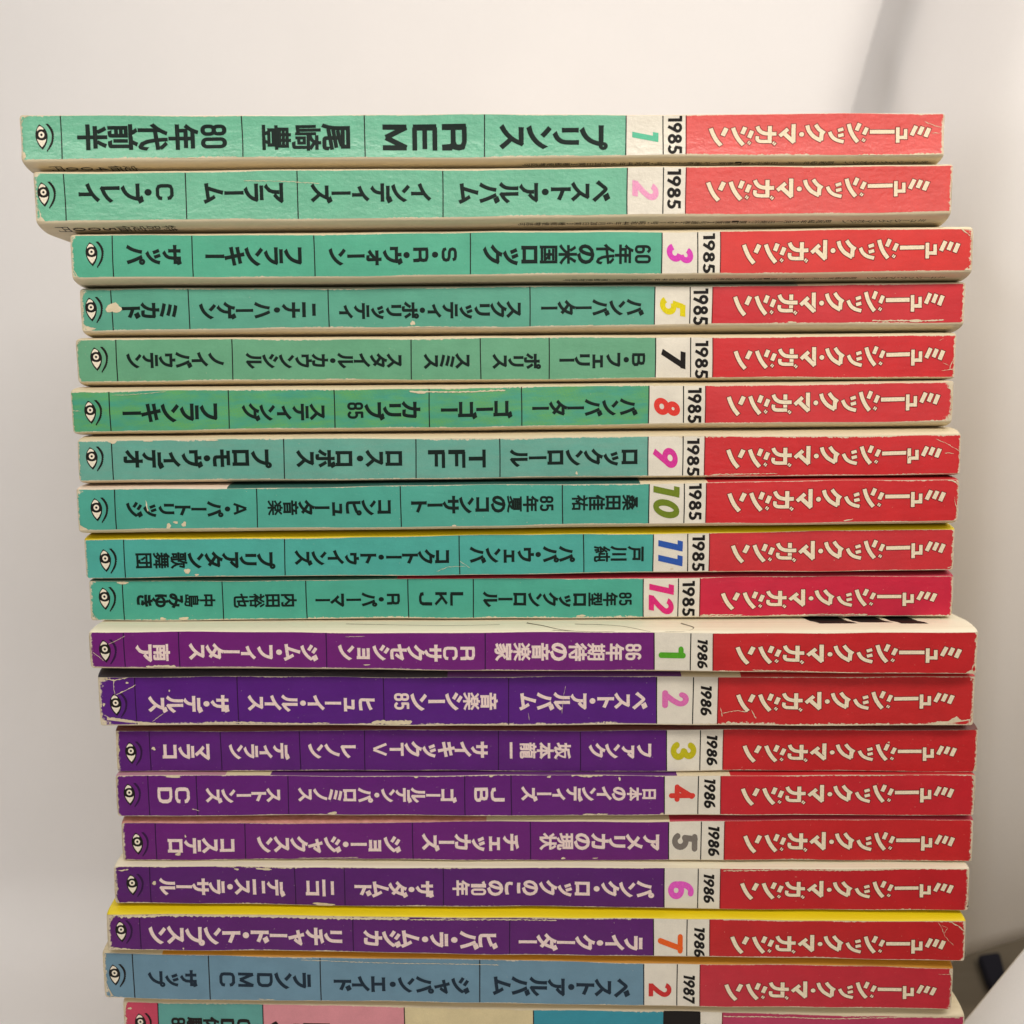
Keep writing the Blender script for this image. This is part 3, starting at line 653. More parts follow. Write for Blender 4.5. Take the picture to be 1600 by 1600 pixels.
LATIN = {
    '0': [('o', rr(.07, .06, .37, .76, .13))],
    '8': [('o', rr(.075, .42, .365, .76, .12)), ('o', rr(.07, .06, .37, .42, .13))],
    '5': [('l', [(.41, .76), (.07, .76)]), ('l', [(.10, .80), (.10, .40)]), ('s', [(.06, .43), (.16, .48), (.28, .47), (.37, .38), (.37, .17), (.28, .07), (.16, .07), (.06, .17)])],
    '6': [('o', rr(.07, .06, .37, .45, .13)), ('s', [(.07, .25), (.07, .60), (.14, .74), (.27, .76), (.37, .66)])],
    '1': [('l', [(.25, .0), (.25, .82)]), ('l', [(.08, .66), (.27, .74)])],
    'R': [('l', [(.1, 0), (.1, .82)]), ('l', [(.1, .76), (.5, .76), (.64, .70), (.66, .57), (.64, .44), (.5, .38), (.1, .38)]), ('l', [(.54, .40), (.65, .30), (.66, 0)])],
    'E': [('l', [(.12, 0), (.12, .82)]), ('l', [(.12, .76), (.74, .76)]), ('l', [(.12, .41), (.70, .41)]), ('l', [(.12, .06), (.74, .06)])],
    'M': [('l', [(.08, 0), (.08, .82)]), ('l', [(.72, 0), (.72, .82)]), ('l', [(.08, .82), (.40, .10)]), ('l', [(.72, .82), (.40, .10)])],
    'T': [('l', [(.02, .76), (.78, .76)]), ('l', [(.4, 0), (.4, .76)])],
    'F': [('l', [(.12, 0), (.12, .82)]), ('l', [(.12, .76), (.72, .76)]), ('l', [(.12, .41), (.66, .41)])],
    'L': [('l', [(.12, 0), (.12, .82)]), ('l', [(.12, .06), (.70, .06)])],
    'K': [('l', [(.12, 0), (.12, .82)]), ('l', [(.12, .30), (.68, .82)]), ('l', [(.30, .50), (.72, 0)])],
    'J': [('l', [(.6, .82), (.6, .22), (.54, .10), (.44, .06), (.26, .06), (.14, .12), (.11, .28)])],
    'C': [('l', [(.68, .54), (.66, .66), (.54, .76), (.24, .76), (.13, .70), (.1, .58), (.1, .24), (.13, .12), (.24, .06), (.54, .06), (.66, .14), (.68, .28)])],
    'D': [('l', [(.12, 0), (.12, .82)]), ('l', [(.12, .76), (.48, .76), (.62, .70), (.68, .56), (.68, .26), (.62, .12), (.48, .06), (.12, .06)])],
    'B': [('l', [(.12, 0), (.12, .82)]), ('l', [(.12, .76), (.48, .76), (.60, .71), (.62, .60), (.59, .47), (.48, .42), (.12, .42)]), ('l', [(.40, .42), (.58, .40), (.68, .32), (.68, .16), (.60, .08), (.48, .06), (.12, .06)])],
    'S': [('l', [(.67, .60), (.62, .72), (.50, .76), (.26, .76), (.14, .71), (.10, .60), (.14, .47), (.26, .42), (.54, .40), (.66, .34), (.68, .22), (.64, .11), (.52, .06), (.26, .06), (.13, .11), (.09, .24)])],
    'A': [('l', [(.05, 0), (.385, .82)]), ('l', [(.75, 0), (.415, .82)]), ('l', [(.17, .24), (.63, .24)])],
    'V': [('l', [(.05, .82), (.385, 0)]), ('l', [(.75, .82), (.415, 0)])]}


def latin(ch, w=0.165):
    key = (ch, 'latin')
    if key in TXT_DEG:
        return TXT_DEG[key]
    VV, TT = [], []
    for k, (kind, p) in enumerate(LATIN[ch]):
        V, F = ribbon(smooth_line(p) if kind == 's' else p, w, closed=(kind == 'o'))
        n = len(VV)
        VV += [(v[0], v[1], 0.25 * k) for v in V]
        for f in F:
            TT.append((n + f[0], n + f[1], n + f[2])); TT.append((n + f[0], n + f[2], n + f[3]))
    TXT_DEG[key] = (np.array(VV), np.array(TT, dtype=np.int32))
    return TXT_DEG[key]


SMALL_KANA = set('ァィゥェォッャュョ')


def layout(text, weight=0.045):
    """vertical setting (one column, top to bottom) on a one-em grid; a pair of digits shares one em"""
    out, y, i = [], 0.0, 0
    small = weight < 0.01
    while i < len(text):
        ch = text[i]
        if ch == ' ':
            y += 0.6; i += 1; continue
        if ch.isdigit() and i + 1 < len(text) and text[i + 1].isdigit() and not (i + 2 < len(text) and text[i + 2].isdigit()) \
                and not (i > 0 and text[i - 1].isdigit()):
            for k, c in enumerate(text[i:i + 2]):
                V, T = glyph(c, weight) if small or c not in LATIN else latin(c, 0.145)
                q = V.copy()
                lo, hi = q[:, :2].min(0), q[:, :2].max(0)
                q[:, 0] = 0.03 + 0.49 * k + (q[:, 0] - lo[0]) / (hi[0] - lo[0]) * 0.43
                q[:, 1] = -y - 0.93 + (q[:, 1] - lo[1]) / (hi[1] - lo[1]) * 0.86
                out.append((q, T))
            y += 1.0; i += 2
            continue
        wgt = weight * (0.6 if ch in KANJI_HEAVY else (0.78 if ord(ch) > 0x4000 else 1.0))
        V, T = latin(ch) if ch in LATIN and not small else glyph(ch, wgt)
        q = V.copy()
        lo, hi = q[:, :2].min(0), q[:, :2].max(0)
        c = (lo + hi) / 2
        if ord(ch) < 128:
            wl = 0.82
            if small:
                wl = min(0.6, (hi[0] - lo[0]) * 1.1)
            q[:, 0] = 0.5 - wl / 2 + (q[:, 0] - lo[0]) / (hi[0] - lo[0]) * wl
            q[:, 1] = -y - 0.92 + (q[:, 1] - lo[1]) / (hi[1] - lo[1]) * 0.84
            y += 1.0
        elif ch == '・':
            q[:, 0] = 0.5 + (q[:, 0] - c[0]) * 1.15
            q[:, 1] = -y - 0.28 + (q[:, 1] - c[1]) * 1.15
            y += 0.56
        elif ch == 'ー':
            dx, dy = q[:, 0] - c[0], q[:, 1] - c[1]
            q[:, 0], q[:, 1] = 0.5 - dy, -y - 0.5 + dx * 1.08
            y += 1.0
        else:
            if 0x3040 < ord(ch) < 0x3100:
                s = 1.10
                q[:, 0] = 0.5 + (q[:, 0] - 0.5) * s
                q[:, 1] = 0.38 + (q[:, 1] - 0.38) * s
            if ch in SMALL_KANA:
                q[:, 0] += 0.09; q[:, 1] += 0.10
            q[:, 1] += -y - 0.88
            y += 1.0
        out.append((q, T)); i += 1
    n = 0
    VV, TT = [], []
    for q, T in out:
        VV.append(q); TT.append(T + n); n += len(q)
    return np.concatenate(VV), np.concatenate(TT)


def slice_rows(V, F, MI, n):
    """cut a flat shape into n horizontal bands so that it can follow a hollow spine"""
    bm = bmesh.new()
    vs_ = [bm.verts.new(tuple(v)) for v in V]
    for k, f in enumerate(F):
        try:
            nf = bm.faces.new([vs_[int(i)] for i in f])
            nf.material_index = MI[k] if MI is not None else 0
        except ValueError:
            pass
    lo, hi = float(V[:, 1].min()), float(V[:, 1].max())
    for k in range(1, n):
        bmesh.ops.bisect_plane(bm, geom=bm.verts[:] + bm.edges[:] + bm.faces[:], plane_co=(0, lo + (hi - lo) * k / n, 0), plane_no=(0, 1, 0))
    bm.verts.index_update()
    V2 = np.array([tuple(v.co) for v in bm.verts])
    F2 = [tuple(v.index for v in f.verts) for f in bm.faces]
    M2 = [f.material_index for f in bm.faces]
    bm.free()
    return V2, F2, M2


# ------------------------------------------------------------------ magazines
B_DEPTH = 6.5      # mm the covers slope back from the spine fold
BODY = 146.0


class Mag:
    """geometry of one magazine, everything in mm in the stack's frame"""

    def __init__(s, d, T, B, seed):
        s.d, s.L, s.x0, s.y = d, d['L'], d['x0'], d['y']
        s.st, s.sb, s.T, s.B = d['st'], d['sb'], T, B
        r = random.Random(seed)
        s.r = r
        s.ph = [r.uniform(0, 6.28) for _ in range(6)]
        s.bulge = d.get('bulge', 0.05)
        s.cor = d.get('cor') or [r.uniform(0.5, 1.3) for _ in range(4)]     # tl, tr, br, bl
        s.base = Vector(((s.x0 + s.L / 2) * MM, (s.y) * MM, min(B) * MM))

    def lerp(s, p, u):
        return p[0] + (p[1] - p[0]) * u / s.L

    def ends(s, u):
        st, sb = s.lerp(s.st, u), s.lerp(s.sb, u)
        def cut(q, rc):
            return rc - math.sqrt(max(0, rc * rc - (rc - q) ** 2)) if q < rc else 0.0
        q = s.L - u
        st -= max(cut(max(u, 0), s.cor[0]), cut(max(q, 0), s.cor[1]))
        sb += max(cut(max(u, 0), s.cor[3]), cut(max(q, 0), s.cor[2]))
        st += 0.14 * math.sin(u * 0.071 + s.ph[0]) + 0.05 * math.sin(u * 0.23 + s.ph[1])
        sb += 0.14 * math.sin(u * 0.063 + s.ph[2]) + 0.05 * math.sin(u * 0.19 + s.ph[3])
        e = min(max(u, 0), max(q, 0))
        y = s.y + (1.1 - math.sqrt(max(0, 1.21 - (1.1 - e) ** 2)) if e < 1.1 else 0.0)
        return st, sb, y

    def front(s, u, v, off):
        st, sb, y = s.ends(u)
        H = s.lerp(s.st, u) - s.lerp(s.sb, u)
        t = v / H
        z = sb + t * (st - sb)
        w = 2 * t - 1
        y -= s.bulge * (1 - w * w) - 0.11 * math.sin(u * 0.09 + s.ph[4] + t * 2) - 0.05 * math.sin(u * 0.27 + s.ph[5])
        return (s.x0 + u, y - off, z)

    def slope(s, u, p, side, off):
        """point on the sloping part of a cover: p=0 at the spine fold, 1 where the cover turns flat"""
        st, sb, y = s.ends(u)
        z0, z1 = (st, s.lerp(s.T, u)) if side > 0 else (sb, s.lerp(s.B, u))
        y += 0.11 * math.sin(u * 0.09 + s.ph[4] + (1 if side > 0 else 0) * 2) + 0.05 * math.sin(u * 0.27 + s.ph[5])
        a = math.pi / 2 * p ** 1.0
        # quarter of a superellipse: a tight fold, then a long shallow slope
        dy = B_DEPTH * (1 - math.cos(a) ** 1.25)
        dz = (z1 - z0) * math.sin(a) ** 1.0
        return (s.x0 + u, y + dy - off * 0.4, z0 + dz + side * off)

    def loc(s, p):
        return (p[0] * MM - s.base.x, p[1] * MM - s.base.y, p[2] * MM - s.base.z)


def uvs(m, us, vs_):
    H = [m.lerp(m.st, u) - m.lerp(m.sb, u) for u in us]
    return {'spine': np.stack([us, vs_], 1), 'rest': np.stack([m.L - np.array(us), np.array(H) - np.array(vs_)], 1)}


def seq(a, b, step):
    n = max(1, int(math.ceil((b - a) / step)))
    return [a + (b - a) * i / n for i in range(n + 1)]


def u_columns(L, extra=()):
    us = [0, 0.1, 0.25, 0.45, 0.7, 1.0, 1.4, 2.0] + seq(3.0, L - 3.0, 3.0) + [L - q for q in (2.0, 1.4, 1.0, 0.7, 0.45, 0.25, 0.1, 0)]
    us = sorted(set([round(q, 3) for q in list(us) + list(extra)]))
    return us


def build_cover(m, parent, tops, mats):
    segs = [s for s in tops]
    us = u_columns(m.L, [min(s[1], m.L) for s in segs])
    P = []
    flatT = [m.y + BODY, m.y + BODY * 0.6, m.y + 40, m.y + 18]
    verts, ring, uvx, uvy = [], 0, [], []
    for u in us:
        col = []
        for y in flatT:
            col.append((m.x0 + u, y, m.lerp(m.T, u)))
        for p in (1, 0.8, 0.6, 0.42, 0.28, 0.16, 0.07):
            col.append(m.slope(u, p, 1, 0))
        H = m.lerp(m.st, u) - m.lerp(m.sb, u)
        for t in (1, 0.75, 0.5, 0.25, 0):
            col.append(m.front(u, t * H, 0) if 0 < t < 1 else m.slope(u, 0, 1 if t == 1 else -1, 0))
        for p in (0.07, 0.16, 0.28, 0.42, 0.6, 0.8, 1):
            col.append(m.slope(u, p, -1, 0))
        for y in reversed(flatT):
            col.append((m.x0 + u, y, m.lerp(m.B, u)))
        ring = len(col)
        verts += [m.loc(q) for q in col]
        for i in range(ring):
            uvx.append(u); uvy.append(i * 1.0)
    faces, mi = [], []
    for c in range(len(us) - 1):
        um = (us[c] + us[c + 1]) / 2
        k = 0
        for n_, s in enumerate(segs):
            if s[0] <= um < s[1]:
                k = n_ + 1
        for i in range(ring - 1):
            a = c * ring + i
            faces.append((a, a + 1, a + ring + 1, a + ring))
            mi.append(k if i < 11 else 0)
    o = mesh_obj('cover', verts, faces, mats, parent, mi, smooth=True)
    s = o.modifiers.new('thickness', 'SOLIDIFY'); s.thickness = 0.00024; s.offset = -1
    return o


def build_pages(m, parent, mat):
    """the paper block: same outline as the cover, a little inside it, closed at both ends"""
    us = [0.25] + seq(6.0, m.L - 6.0, 9.0) + [m.L - 0.25]
    g = 0.34
    verts, faces = [], []
    ring = 0
    for u in us:
        col = [(m.x0 + u, m.y + BODY - 0.6, m.lerp(m.T, u) - g)]
        for y in (90, 30, 12):
            col.append((m.x0 + u, m.y + y, m.lerp(m.T, u) - g))
        uu = min(max(u, 2), m.L - 2)
        for p in (0.8, 0.5, 0.25, 0.1):
            q = m.slope(uu, p, 1, 0); col.append((m.x0 + u, q[1] + g + 0.3, q[2] - g))
        for p in (0.1, 0.25, 0.5, 0.8):
            q = m.slope(uu, p, -1, 0); col.append((m.x0 + u, q[1] + g + 0.3, q[2] + g))
        for y in (12, 30, 90):
            col.append((m.x0 + u, m.y + y, m.lerp(m.B, u) + g))
        col.append((m.x0 + u, m.y + BODY - 0.6, m.lerp(m.B, u) + g))
        ring = len(col)
        verts += [m.loc(q) for q in col]
    for c in range(len(us) - 1):
        for i in range(ring):
            a, b = c * ring + i, c * ring + (i + 1) % ring
            faces.append((a, b, b + ring, a + ring))
    faces.append(tuple(reversed(range(ring))))
    faces.append(tuple((len(us) - 1) * ring + i for i in range(ring)))
    return mesh_obj('page_block', verts, faces, mat, parent)


def build_panel(m, parent, name, u0, u1, mat, line_mat=None, line_w=0.26, scuffs=()):
    us = [u for u in u_columns(m.L) if u0 + 0.01 < u < u1 - 0.01]
    us = [u0] + us + [u1]
    ts = (0.0, 0.12, 0.3, 0.5, 0.7, 0.88, 1.0)
    verts, faces, uu, vv, mi = [], [], [], [], []
    for u in us:
        H = m.lerp(m.st, u) - m.lerp(m.sb, u)
        for t in ts:
            verts.append(m.loc(m.front(u, t * H, 0.035))); uu.append(u); vv.append(t * H)
    n = len(ts)
    for c in range(len(us) - 1):
        for i in range(n - 1):
            a = c * n + i
            faces.append((a, a + n, a + n + 1, a + 1)); mi.append(0)
    mats = [mat]
    if line_mat is not None:
        mats.append(line_mat)
        b = len(verts)
        for t in np.linspace(0.01, 0.99, 9):
            for du in (-line_w / 2, line_w / 2):
                u = u0 + du + 0.05 * math.sin(t * 3 + u0)
                H = m.lerp(m.st, u) - m.lerp(m.sb, u)
                verts.append(m.loc(m.front(u, t * H, 0.06))); uu.append(u); vv.append(t * H)
        for i in range(8):
            a = b + 2 * i
            faces.append((a, a + 1, a + 3, a + 2)); mi.append(1)
    mine = [s for s in scuffs if u0 <= min(max(float(s[0][:, 0].mean()), 0.5), m.L - 0.5) < u1]
    if mine:
        mats.append(SCUFF)
        for A, F in mine:
            b = len(verts)
            for q in A:
                verts.append(m.loc(m.front(float(q[0]), float(q[1]), 0.115 + 0.03 * float(q[2])))); uu.append(float(q[0])); vv.append(float(q[1]))
            faces += [tuple(b + int(i) for i in f) for f in F]
            mi += [len(mats) - 1] * len(F)
    return mesh_obj(name, verts, faces, mats, parent, mi, uvs(m, uu, vv), smooth=True)


def place_front(m, parent, name, V, F, MI, mats, box, mode, base=0.075, relief=0.02):
    """lay a flat shape on the spine; mode: 'down' (turned a quarter clockwise), 'as' (already as seen)"""
    u0, u1, v0, v1 = box
    if abs(m.bulge) > 0.1:
        V, F, MI = slice_rows(V, F, MI, 14)
    lo, hi = V[:, :2].min(0), V[:, :2].max(0)
    gx, gy = (V[:, 0] - lo[0]) / (hi[0] - lo[0]), (V[:, 1] - lo[1]) / (hi[1] - lo[1])
    if mode == 'down':
        U, W_ = u0 + gy * (u1 - u0), v1 - gx * (v1 - v0)
    else:
        U, W_ = u0 + gx * (u1 - u0), v1 - gy * (v1 - v0)
    verts = [m.loc(m.front(float(a), float(b), base + relief * float(c))) for a, b, c in zip(U, W_, V[:, 2])]
    F = [tuple(f) for f in F]
    if mode == 'as':
        F = [tuple(reversed(f)) for f in F]
    return mesh_obj(name, verts, F, mats, parent, MI)


def place_back(m, parent, name, text, u0, u1, p0, p1, mat, weight=0.0):
    """small printing on the sloping underside of the back cover"""
    V, T = layout(text, weight)
    lo, hi = V[:, :2].min(0), V[:, :2].max(0)
    gx, gy = (V[:, 0] - lo[0]) / (hi[0] - lo[0]), (V[:, 1] - lo[1]) / (hi[1] - lo[1])
    U, Pp = u0 + gy * (u1 - u0), p0 + gx * (p1 - p0)
    verts = [m.loc(m.slope(float(a), float(b), -1, 0.05 + 0.02 * float(c))) for a, b, c in zip(U, Pp, V[:, 2])]
    return mesh_obj(name, verts, [tuple(t) for t in T], mat, parent)


def scuff_shapes(m, items, seed):
    """worn spots, scratches and torn corners as flat pieces in spine millimetres"""
    r = random.Random(seed)
    out = []
    for k, (typ, w, pts) in enumerate(items):
        if typ == 'c':
            (cx, cy), n = pts[0], 30
            V = [Vector((cx, cy))]
            ph = [r.uniform(0, 6.28) for _ in range(4)]
            for i in range(n):
                a = 2 * math.pi * i / n
                q = 0.92 + 0.16 * math.sin(2 * a + ph[0]) + 0.12 * math.sin(3 * a + ph[1]) + 0.07 * math.sin(5 * a + ph[2]) + r.uniform(-0.06, 0.06)
                V.append(Vector((cx + w[0] / 2 * q * math.cos(a), cy + w[1] / 2 * q * math.sin(a))))
            F = [(0, 1 + i, 1 + (i + 1) % n) for i in range(n)]
        elif typ == 'l':
            q = []
            for i in range(len(pts) - 1):
                a, b = Vector(pts[i]), Vector(pts[i + 1])
                n = max(2, int((b - a).length / 0.35))
                for j in range(n):
                    q.append(a.lerp(b, j / n) + Vector((r.uniform(-1, 1), r.uniform(-1, 1))) * (0.06 + 0.1 * w))
            q.append(Vector(pts[-1]))
            ws = [w * (0.25 + 0.95 * r.random() ** 0.8) for _ in q]
            ws[0] = ws[-1] = w * 0.15
            V, F = ribbon(q, ws)
        else:
            q = []
            n0 = len(pts)
            for i in range(n0):
                a, b = Vector(pts[i]), Vector(pts[(i + 1) % n0])
                n = max(1, int((b - a).length / 0.4))
                for j in range(n):
                    q.append(a.lerp(b, j / n) + Vector((r.uniform(-1, 1), r.uniform(-1, 1))) * 0.12)
            V, F = q, [tuple(range(len(q)))]
        V = [Vector((min(max(v[0], 0.02), m.L - 0.02), min(max(v[1], 0.0), m.lerp(m.st, v[0]) - m.lerp(m.sb, v[0])))) for v in V]
        if typ == 'p':
            ar = sum(V[i].x * V[(i + 1) % len(V)].y - V[(i + 1) % len(V)].x * V[i].y for i in range(len(V)))
            if ar < 0:
                V = V[::-1]
        A, F, M_ = pieces([(V, F, 0.1 * (k % 9), 0)])
        if abs(m.bulge) > 0.1:
            A, F, M_ = slice_rows(A, F, M_, 5)
        out.append((A, F))
    return out


GREEN_INK = ink_mat('dark_green_ink', lin(16, 32, 27))
BLACK = ink_mat('black_ink', lin(28, 24, 22))
CREAM_INK = ink_mat('cream_print', lin(238, 222, 192))
PINK_CREAM = ink_mat('pale_pink_print', lin(233, 210, 203))
WHITE_EYE = ink_mat('eye_white', lin(236, 226, 205))
DARK_RED = ink_mat('dark_red_edge', lin(120, 34, 34))
DARK_PURPLE = ink_mat('dark_purple_ink', lin(52, 22, 66))
SCUFF = paper_mat('torn_paper', lin(228, 214, 184), 0.85, 0.5, (700, 700, 700))
COVER = paper_mat('cream_cover', lin(226, 212, 180), 0.5, 0.38, (9, 420, 420))
COVER_WHITE = paper_mat('white_cover', lin(242, 234, 210), 0.5, 0.34, (7, 700, 700))
COVER_PINK = paper_mat('pinkish_cover', lin(232, 214, 196), 0.5, 0.2, (26, 60, 60))
PAGES = paper_mat('page_edges', lin(214, 196, 156), 0.9, 0.75, (12, 12, 2600))

G1, G2, G3 = lin(112, 184, 152), lin(84, 164, 134), lin(80, 160, 138)
PU, PU2 = lin(104, 48, 122), lin(96, 46, 124)
BLUE = lin(106, 142, 162)
RED, RED2, RED3 = lin(206, 44, 48), lin(200, 40, 60), lin(196, 38, 42)


def tcol(name, rgb):
    return paper_mat(name, rgb, 0.45, 0.22, (40, 200, 200))


T_YEL = tcol('yellow_cover', lin(238, 214, 20))
T_TEAL = tcol('teal_cover', lin(66, 118, 104))
T_DTEAL = tcol('dark_teal_cover', lin(44, 92, 84))
T_RED = tcol('red_cover', lin(200, 46, 52))
T_CRIM = tcol('crimson_cover', lin(188, 48, 72))
T_BLACK = tcol('black_cover', lin(56, 50, 60))
T_PUR = tcol('purple_cover', lin(104, 50, 122))
T_MAUVE = tcol('mauve_cover', lin(190, 140, 160))
T_BROWN = tcol('brown_red_cover', lin(110, 58, 54))
T_PINK = paper_mat('speckled_pink_cover', lin(214, 150, 140), 0.6, 0.9, (500, 900, 900))
T_ORANGE = tcol('orange_cover', lin(216, 150, 40))
T_GREY = tcol('grey_green_cover', lin(150, 160, 142))

# body ink, red, headline ink, number ink, (digit weight, shear, caps), year text, tops, wear, roughness, gloss
W0 = (0.55, 0.7, 0.35, 0.35, 0.9, 0.9)
SPEC = [
    dict(bodyc=G1, red=lin(222, 84, 78), num=lin(96, 190, 154), wear=(0.7, 0.9, 0.5, 0.4, 1.6, 1.0), rough=0.27, gloss=0.45, bulge=-0.26, tops=[(0, 211, COVER_PINK)],
         word='top magazine of the stack, glossy green spine with a green 1'),
    dict(bodyc=G1, red=lin(218, 76, 70), num=lin(236, 160, 196), wear=(0.8, 0.7, 0.35, 0.25, 1.6, 0.9), rough=0.27, gloss=0.45, bulge=-0.16, tops=[],
         word='magazine second from the top, green spine with a pale pink 2'),
    dict(bodyc=lin(86, 172, 142), red=lin(214, 56, 52), num=lin(216, 70, 180), wear=(0.8, 0.9, 0.3, 0.25, 1.6, 1.8), rough=0.36, tops=[],
         word='magazine with a magenta 3 and frayed right corners on its green spine'),
    dict(bodyc=lin(92, 164, 140), red=lin(204, 48, 54), num=lin(222, 206, 24), wear=(1.0, 0.9, 0.4, 0.4, 1.8, 1.2), rough=0.36, tops=[(0, 170, T_GREY)],
         word='magazine with a yellow 5 and a round white stain on its green spine'),
    dict(bodyc=lin(104, 166, 130), red=RED, num=None, wear=(0.6, 0.7, 0.3, 0.45, 1.2, 1.0), tops=[],
         word='magazine with a black 7 on its green and red spine'),
    dict(bodyc=lin(74, 158, 132), red=lin(208, 54, 58), num=lin(222, 62, 54), wear=(0.5, 0.9, 0.3, 0.45, 0.9, 2.2), tops=[], second=lin(98, 168, 98),
         word='magazine with a red 8 on its mottled green spine'),
    dict(bodyc=lin(102, 168, 152), red=RED, num=lin(214, 56, 150), wear=(0.6, 0.5, 0.3, 0.7, 0.9, 0.8), tops=[], second=lin(112, 166, 150),
         word='magazine with a magenta 9 on its creased green spine'),
    dict(bodyc=lin(80, 166, 148), red=RED, num=lin(112, 130, 36), wear=(0.6, 0.6, 0.3, 0.4, 1.6, 1.2), tops=[(0, 36, COVER_PINK), (36, 134, T_DTEAL), (149, 211, T_RED)],
         word='magazine with an olive green 10 on its green spine'),
    dict(bodyc=lin(78, 170, 158), red=lin(204, 52, 58), num=lin(48, 88, 172), wear=(0.6, 0.8, 0.25, 0.3, 0.9, 1.0), tops=[(0, 211, T_YEL)],
         word='magazine with a blue 11 and a yellow cover edge over its green spine'),
    dict(bodyc=lin(78, 170, 148), red=lin(204, 38, 66), num=lin(220, 46, 122), wear=(0.8, 0.7, 0.6, 0.3, 1.8, 1.0), tops=[(0, 75, T_TEAL), (75, 211, T_CRIM)],
         word='lowest green spined magazine, with a magenta 12, resting on a purple one'),
    dict(bodyc=lin(112, 30, 116), red=RED3, num=lin(84, 164, 40), wear=(0.9, 0.8, 0.3, 0.15, 1.0, 1.0), tops=[(0, 211, COVER_WHITE)],
         word='magazine with a green 1 and a broad white cover edge above its purple spine'),
    dict(bodyc=lin(86, 26, 124), red=lin(198, 42, 44), num=lin(220, 112, 176), wear=(1.0, 0.8, 1.3, 0.35, 2.6, 1.8), tops=[(0, 84, T_BLACK), (84, 140, T_PUR), (153, 211, T_RED)],
         word='battered magazine with a pink 2 and torn corners on its thick purple spine'),
    dict(bodyc=lin(90, 24, 116), red=RED3, num=lin(192, 182, 30), wear=(0.9, 0.7, 0.25, 0.15, 1.2, 1.0), tops=[(0, 211, T_BROWN)],
         word='magazine with an olive yellow 3 on its purple spine'),
    dict(bodyc=lin(98, 24, 116), red=lin(198, 38, 48), num=lin(214, 62, 52), wear=(0.7, 0.9, 0.3, 0.4, 1.2, 1.2), tops=[(0, 27, T_MAUVE), (27, 38, COVER), (38, 137, T_PUR), (151, 211, T_RED)],
         word='magazine with a red 4 on its scuffed purple spine'),
    dict(bodyc=lin(104, 24, 114), red=RED3, num=lin(124, 116, 108), wear=(0.9, 0.9, 0.3, 0.15, 1.0, 1.2), tops=[(0, 90, T_PINK), (135, 211, T_CRIM)],
         word='magazine with a grey 5 on its purple spine'),
    dict(bodyc=lin(86, 22, 106), red=lin(192, 34, 42), num=lin(226, 92, 192), wear=(0.9, 1.0, 0.3, 0.5, 1.2, 1.2), tops=[(0, 211, COVER_WHITE)],
         word='magazine with a bright pink 6 on its purple spine'),
    dict(bodyc=lin(90, 22, 106), red=lin(190, 36, 40), num=lin(232, 98, 34), wear=(1.3, 0.7, 0.35, 0.75, 2.0, 1.4), tops=[(0, 211, T_YEL)],
         word='magazine with an orange 7 and a yellow cover edge over its purple spine'),
    dict(bodyc=BLUE, red=lin(192, 44, 58), num=lin(200, 52, 50), wear=(1.1, 0.7, 0.3, 0.4, 1.4, 1.2), tops=[(14, 211, T_ORANGE)],
         word='magazine with a dusty blue and red spine and a red 2'),
    dict(bodyc=None, red=lin(182, 56, 92), num=lin(236, 230, 210), wear=(1.0, 0.5, 0.3, 0.5, 1.2, 0.8), tops=[],
         word='lowest visible magazine, its spine in pink, teal, cream, blue and black blocks'),
]
MULTI = [lin(196, 66, 92), lin(92, 158, 150), lin(216, 142, 150), lin(216, 200, 156), lin(48, 142, 160)]

TITLE = title_shape()
EYE = eye_shape(False)
GROUP = 'magazines in the stack'

# surfaces where two neighbours touch
N = len(SPINES)
TOPS, BOTS = [None] * N, [None] * N
for i in range(N):
    if i == 0:
        TOPS[0] = tuple(z + 0.55 for z in SPINES[0]['st'])
    if i < N - 1:
        f = 0.62 if i < 4 else (0.5 if i < 8 else 0.36)       # share of the gap taken by the upper book's slope
        for_b, for_t = [], []
        for k in (0, 1):
            a, b = SPINES[i]['sb'][k], SPINES[i + 1]['st'][k]
            z = a - (a - b) * f
            for_b.append(z + 0.03); for_t.append(z - 0.03)
        BOTS[i], TOPS[i + 1] = tuple(for_b), tuple(for_t)
    else:
        BOTS[i] = tuple(z - 1.2 for z in SPINES[i]['sb'])


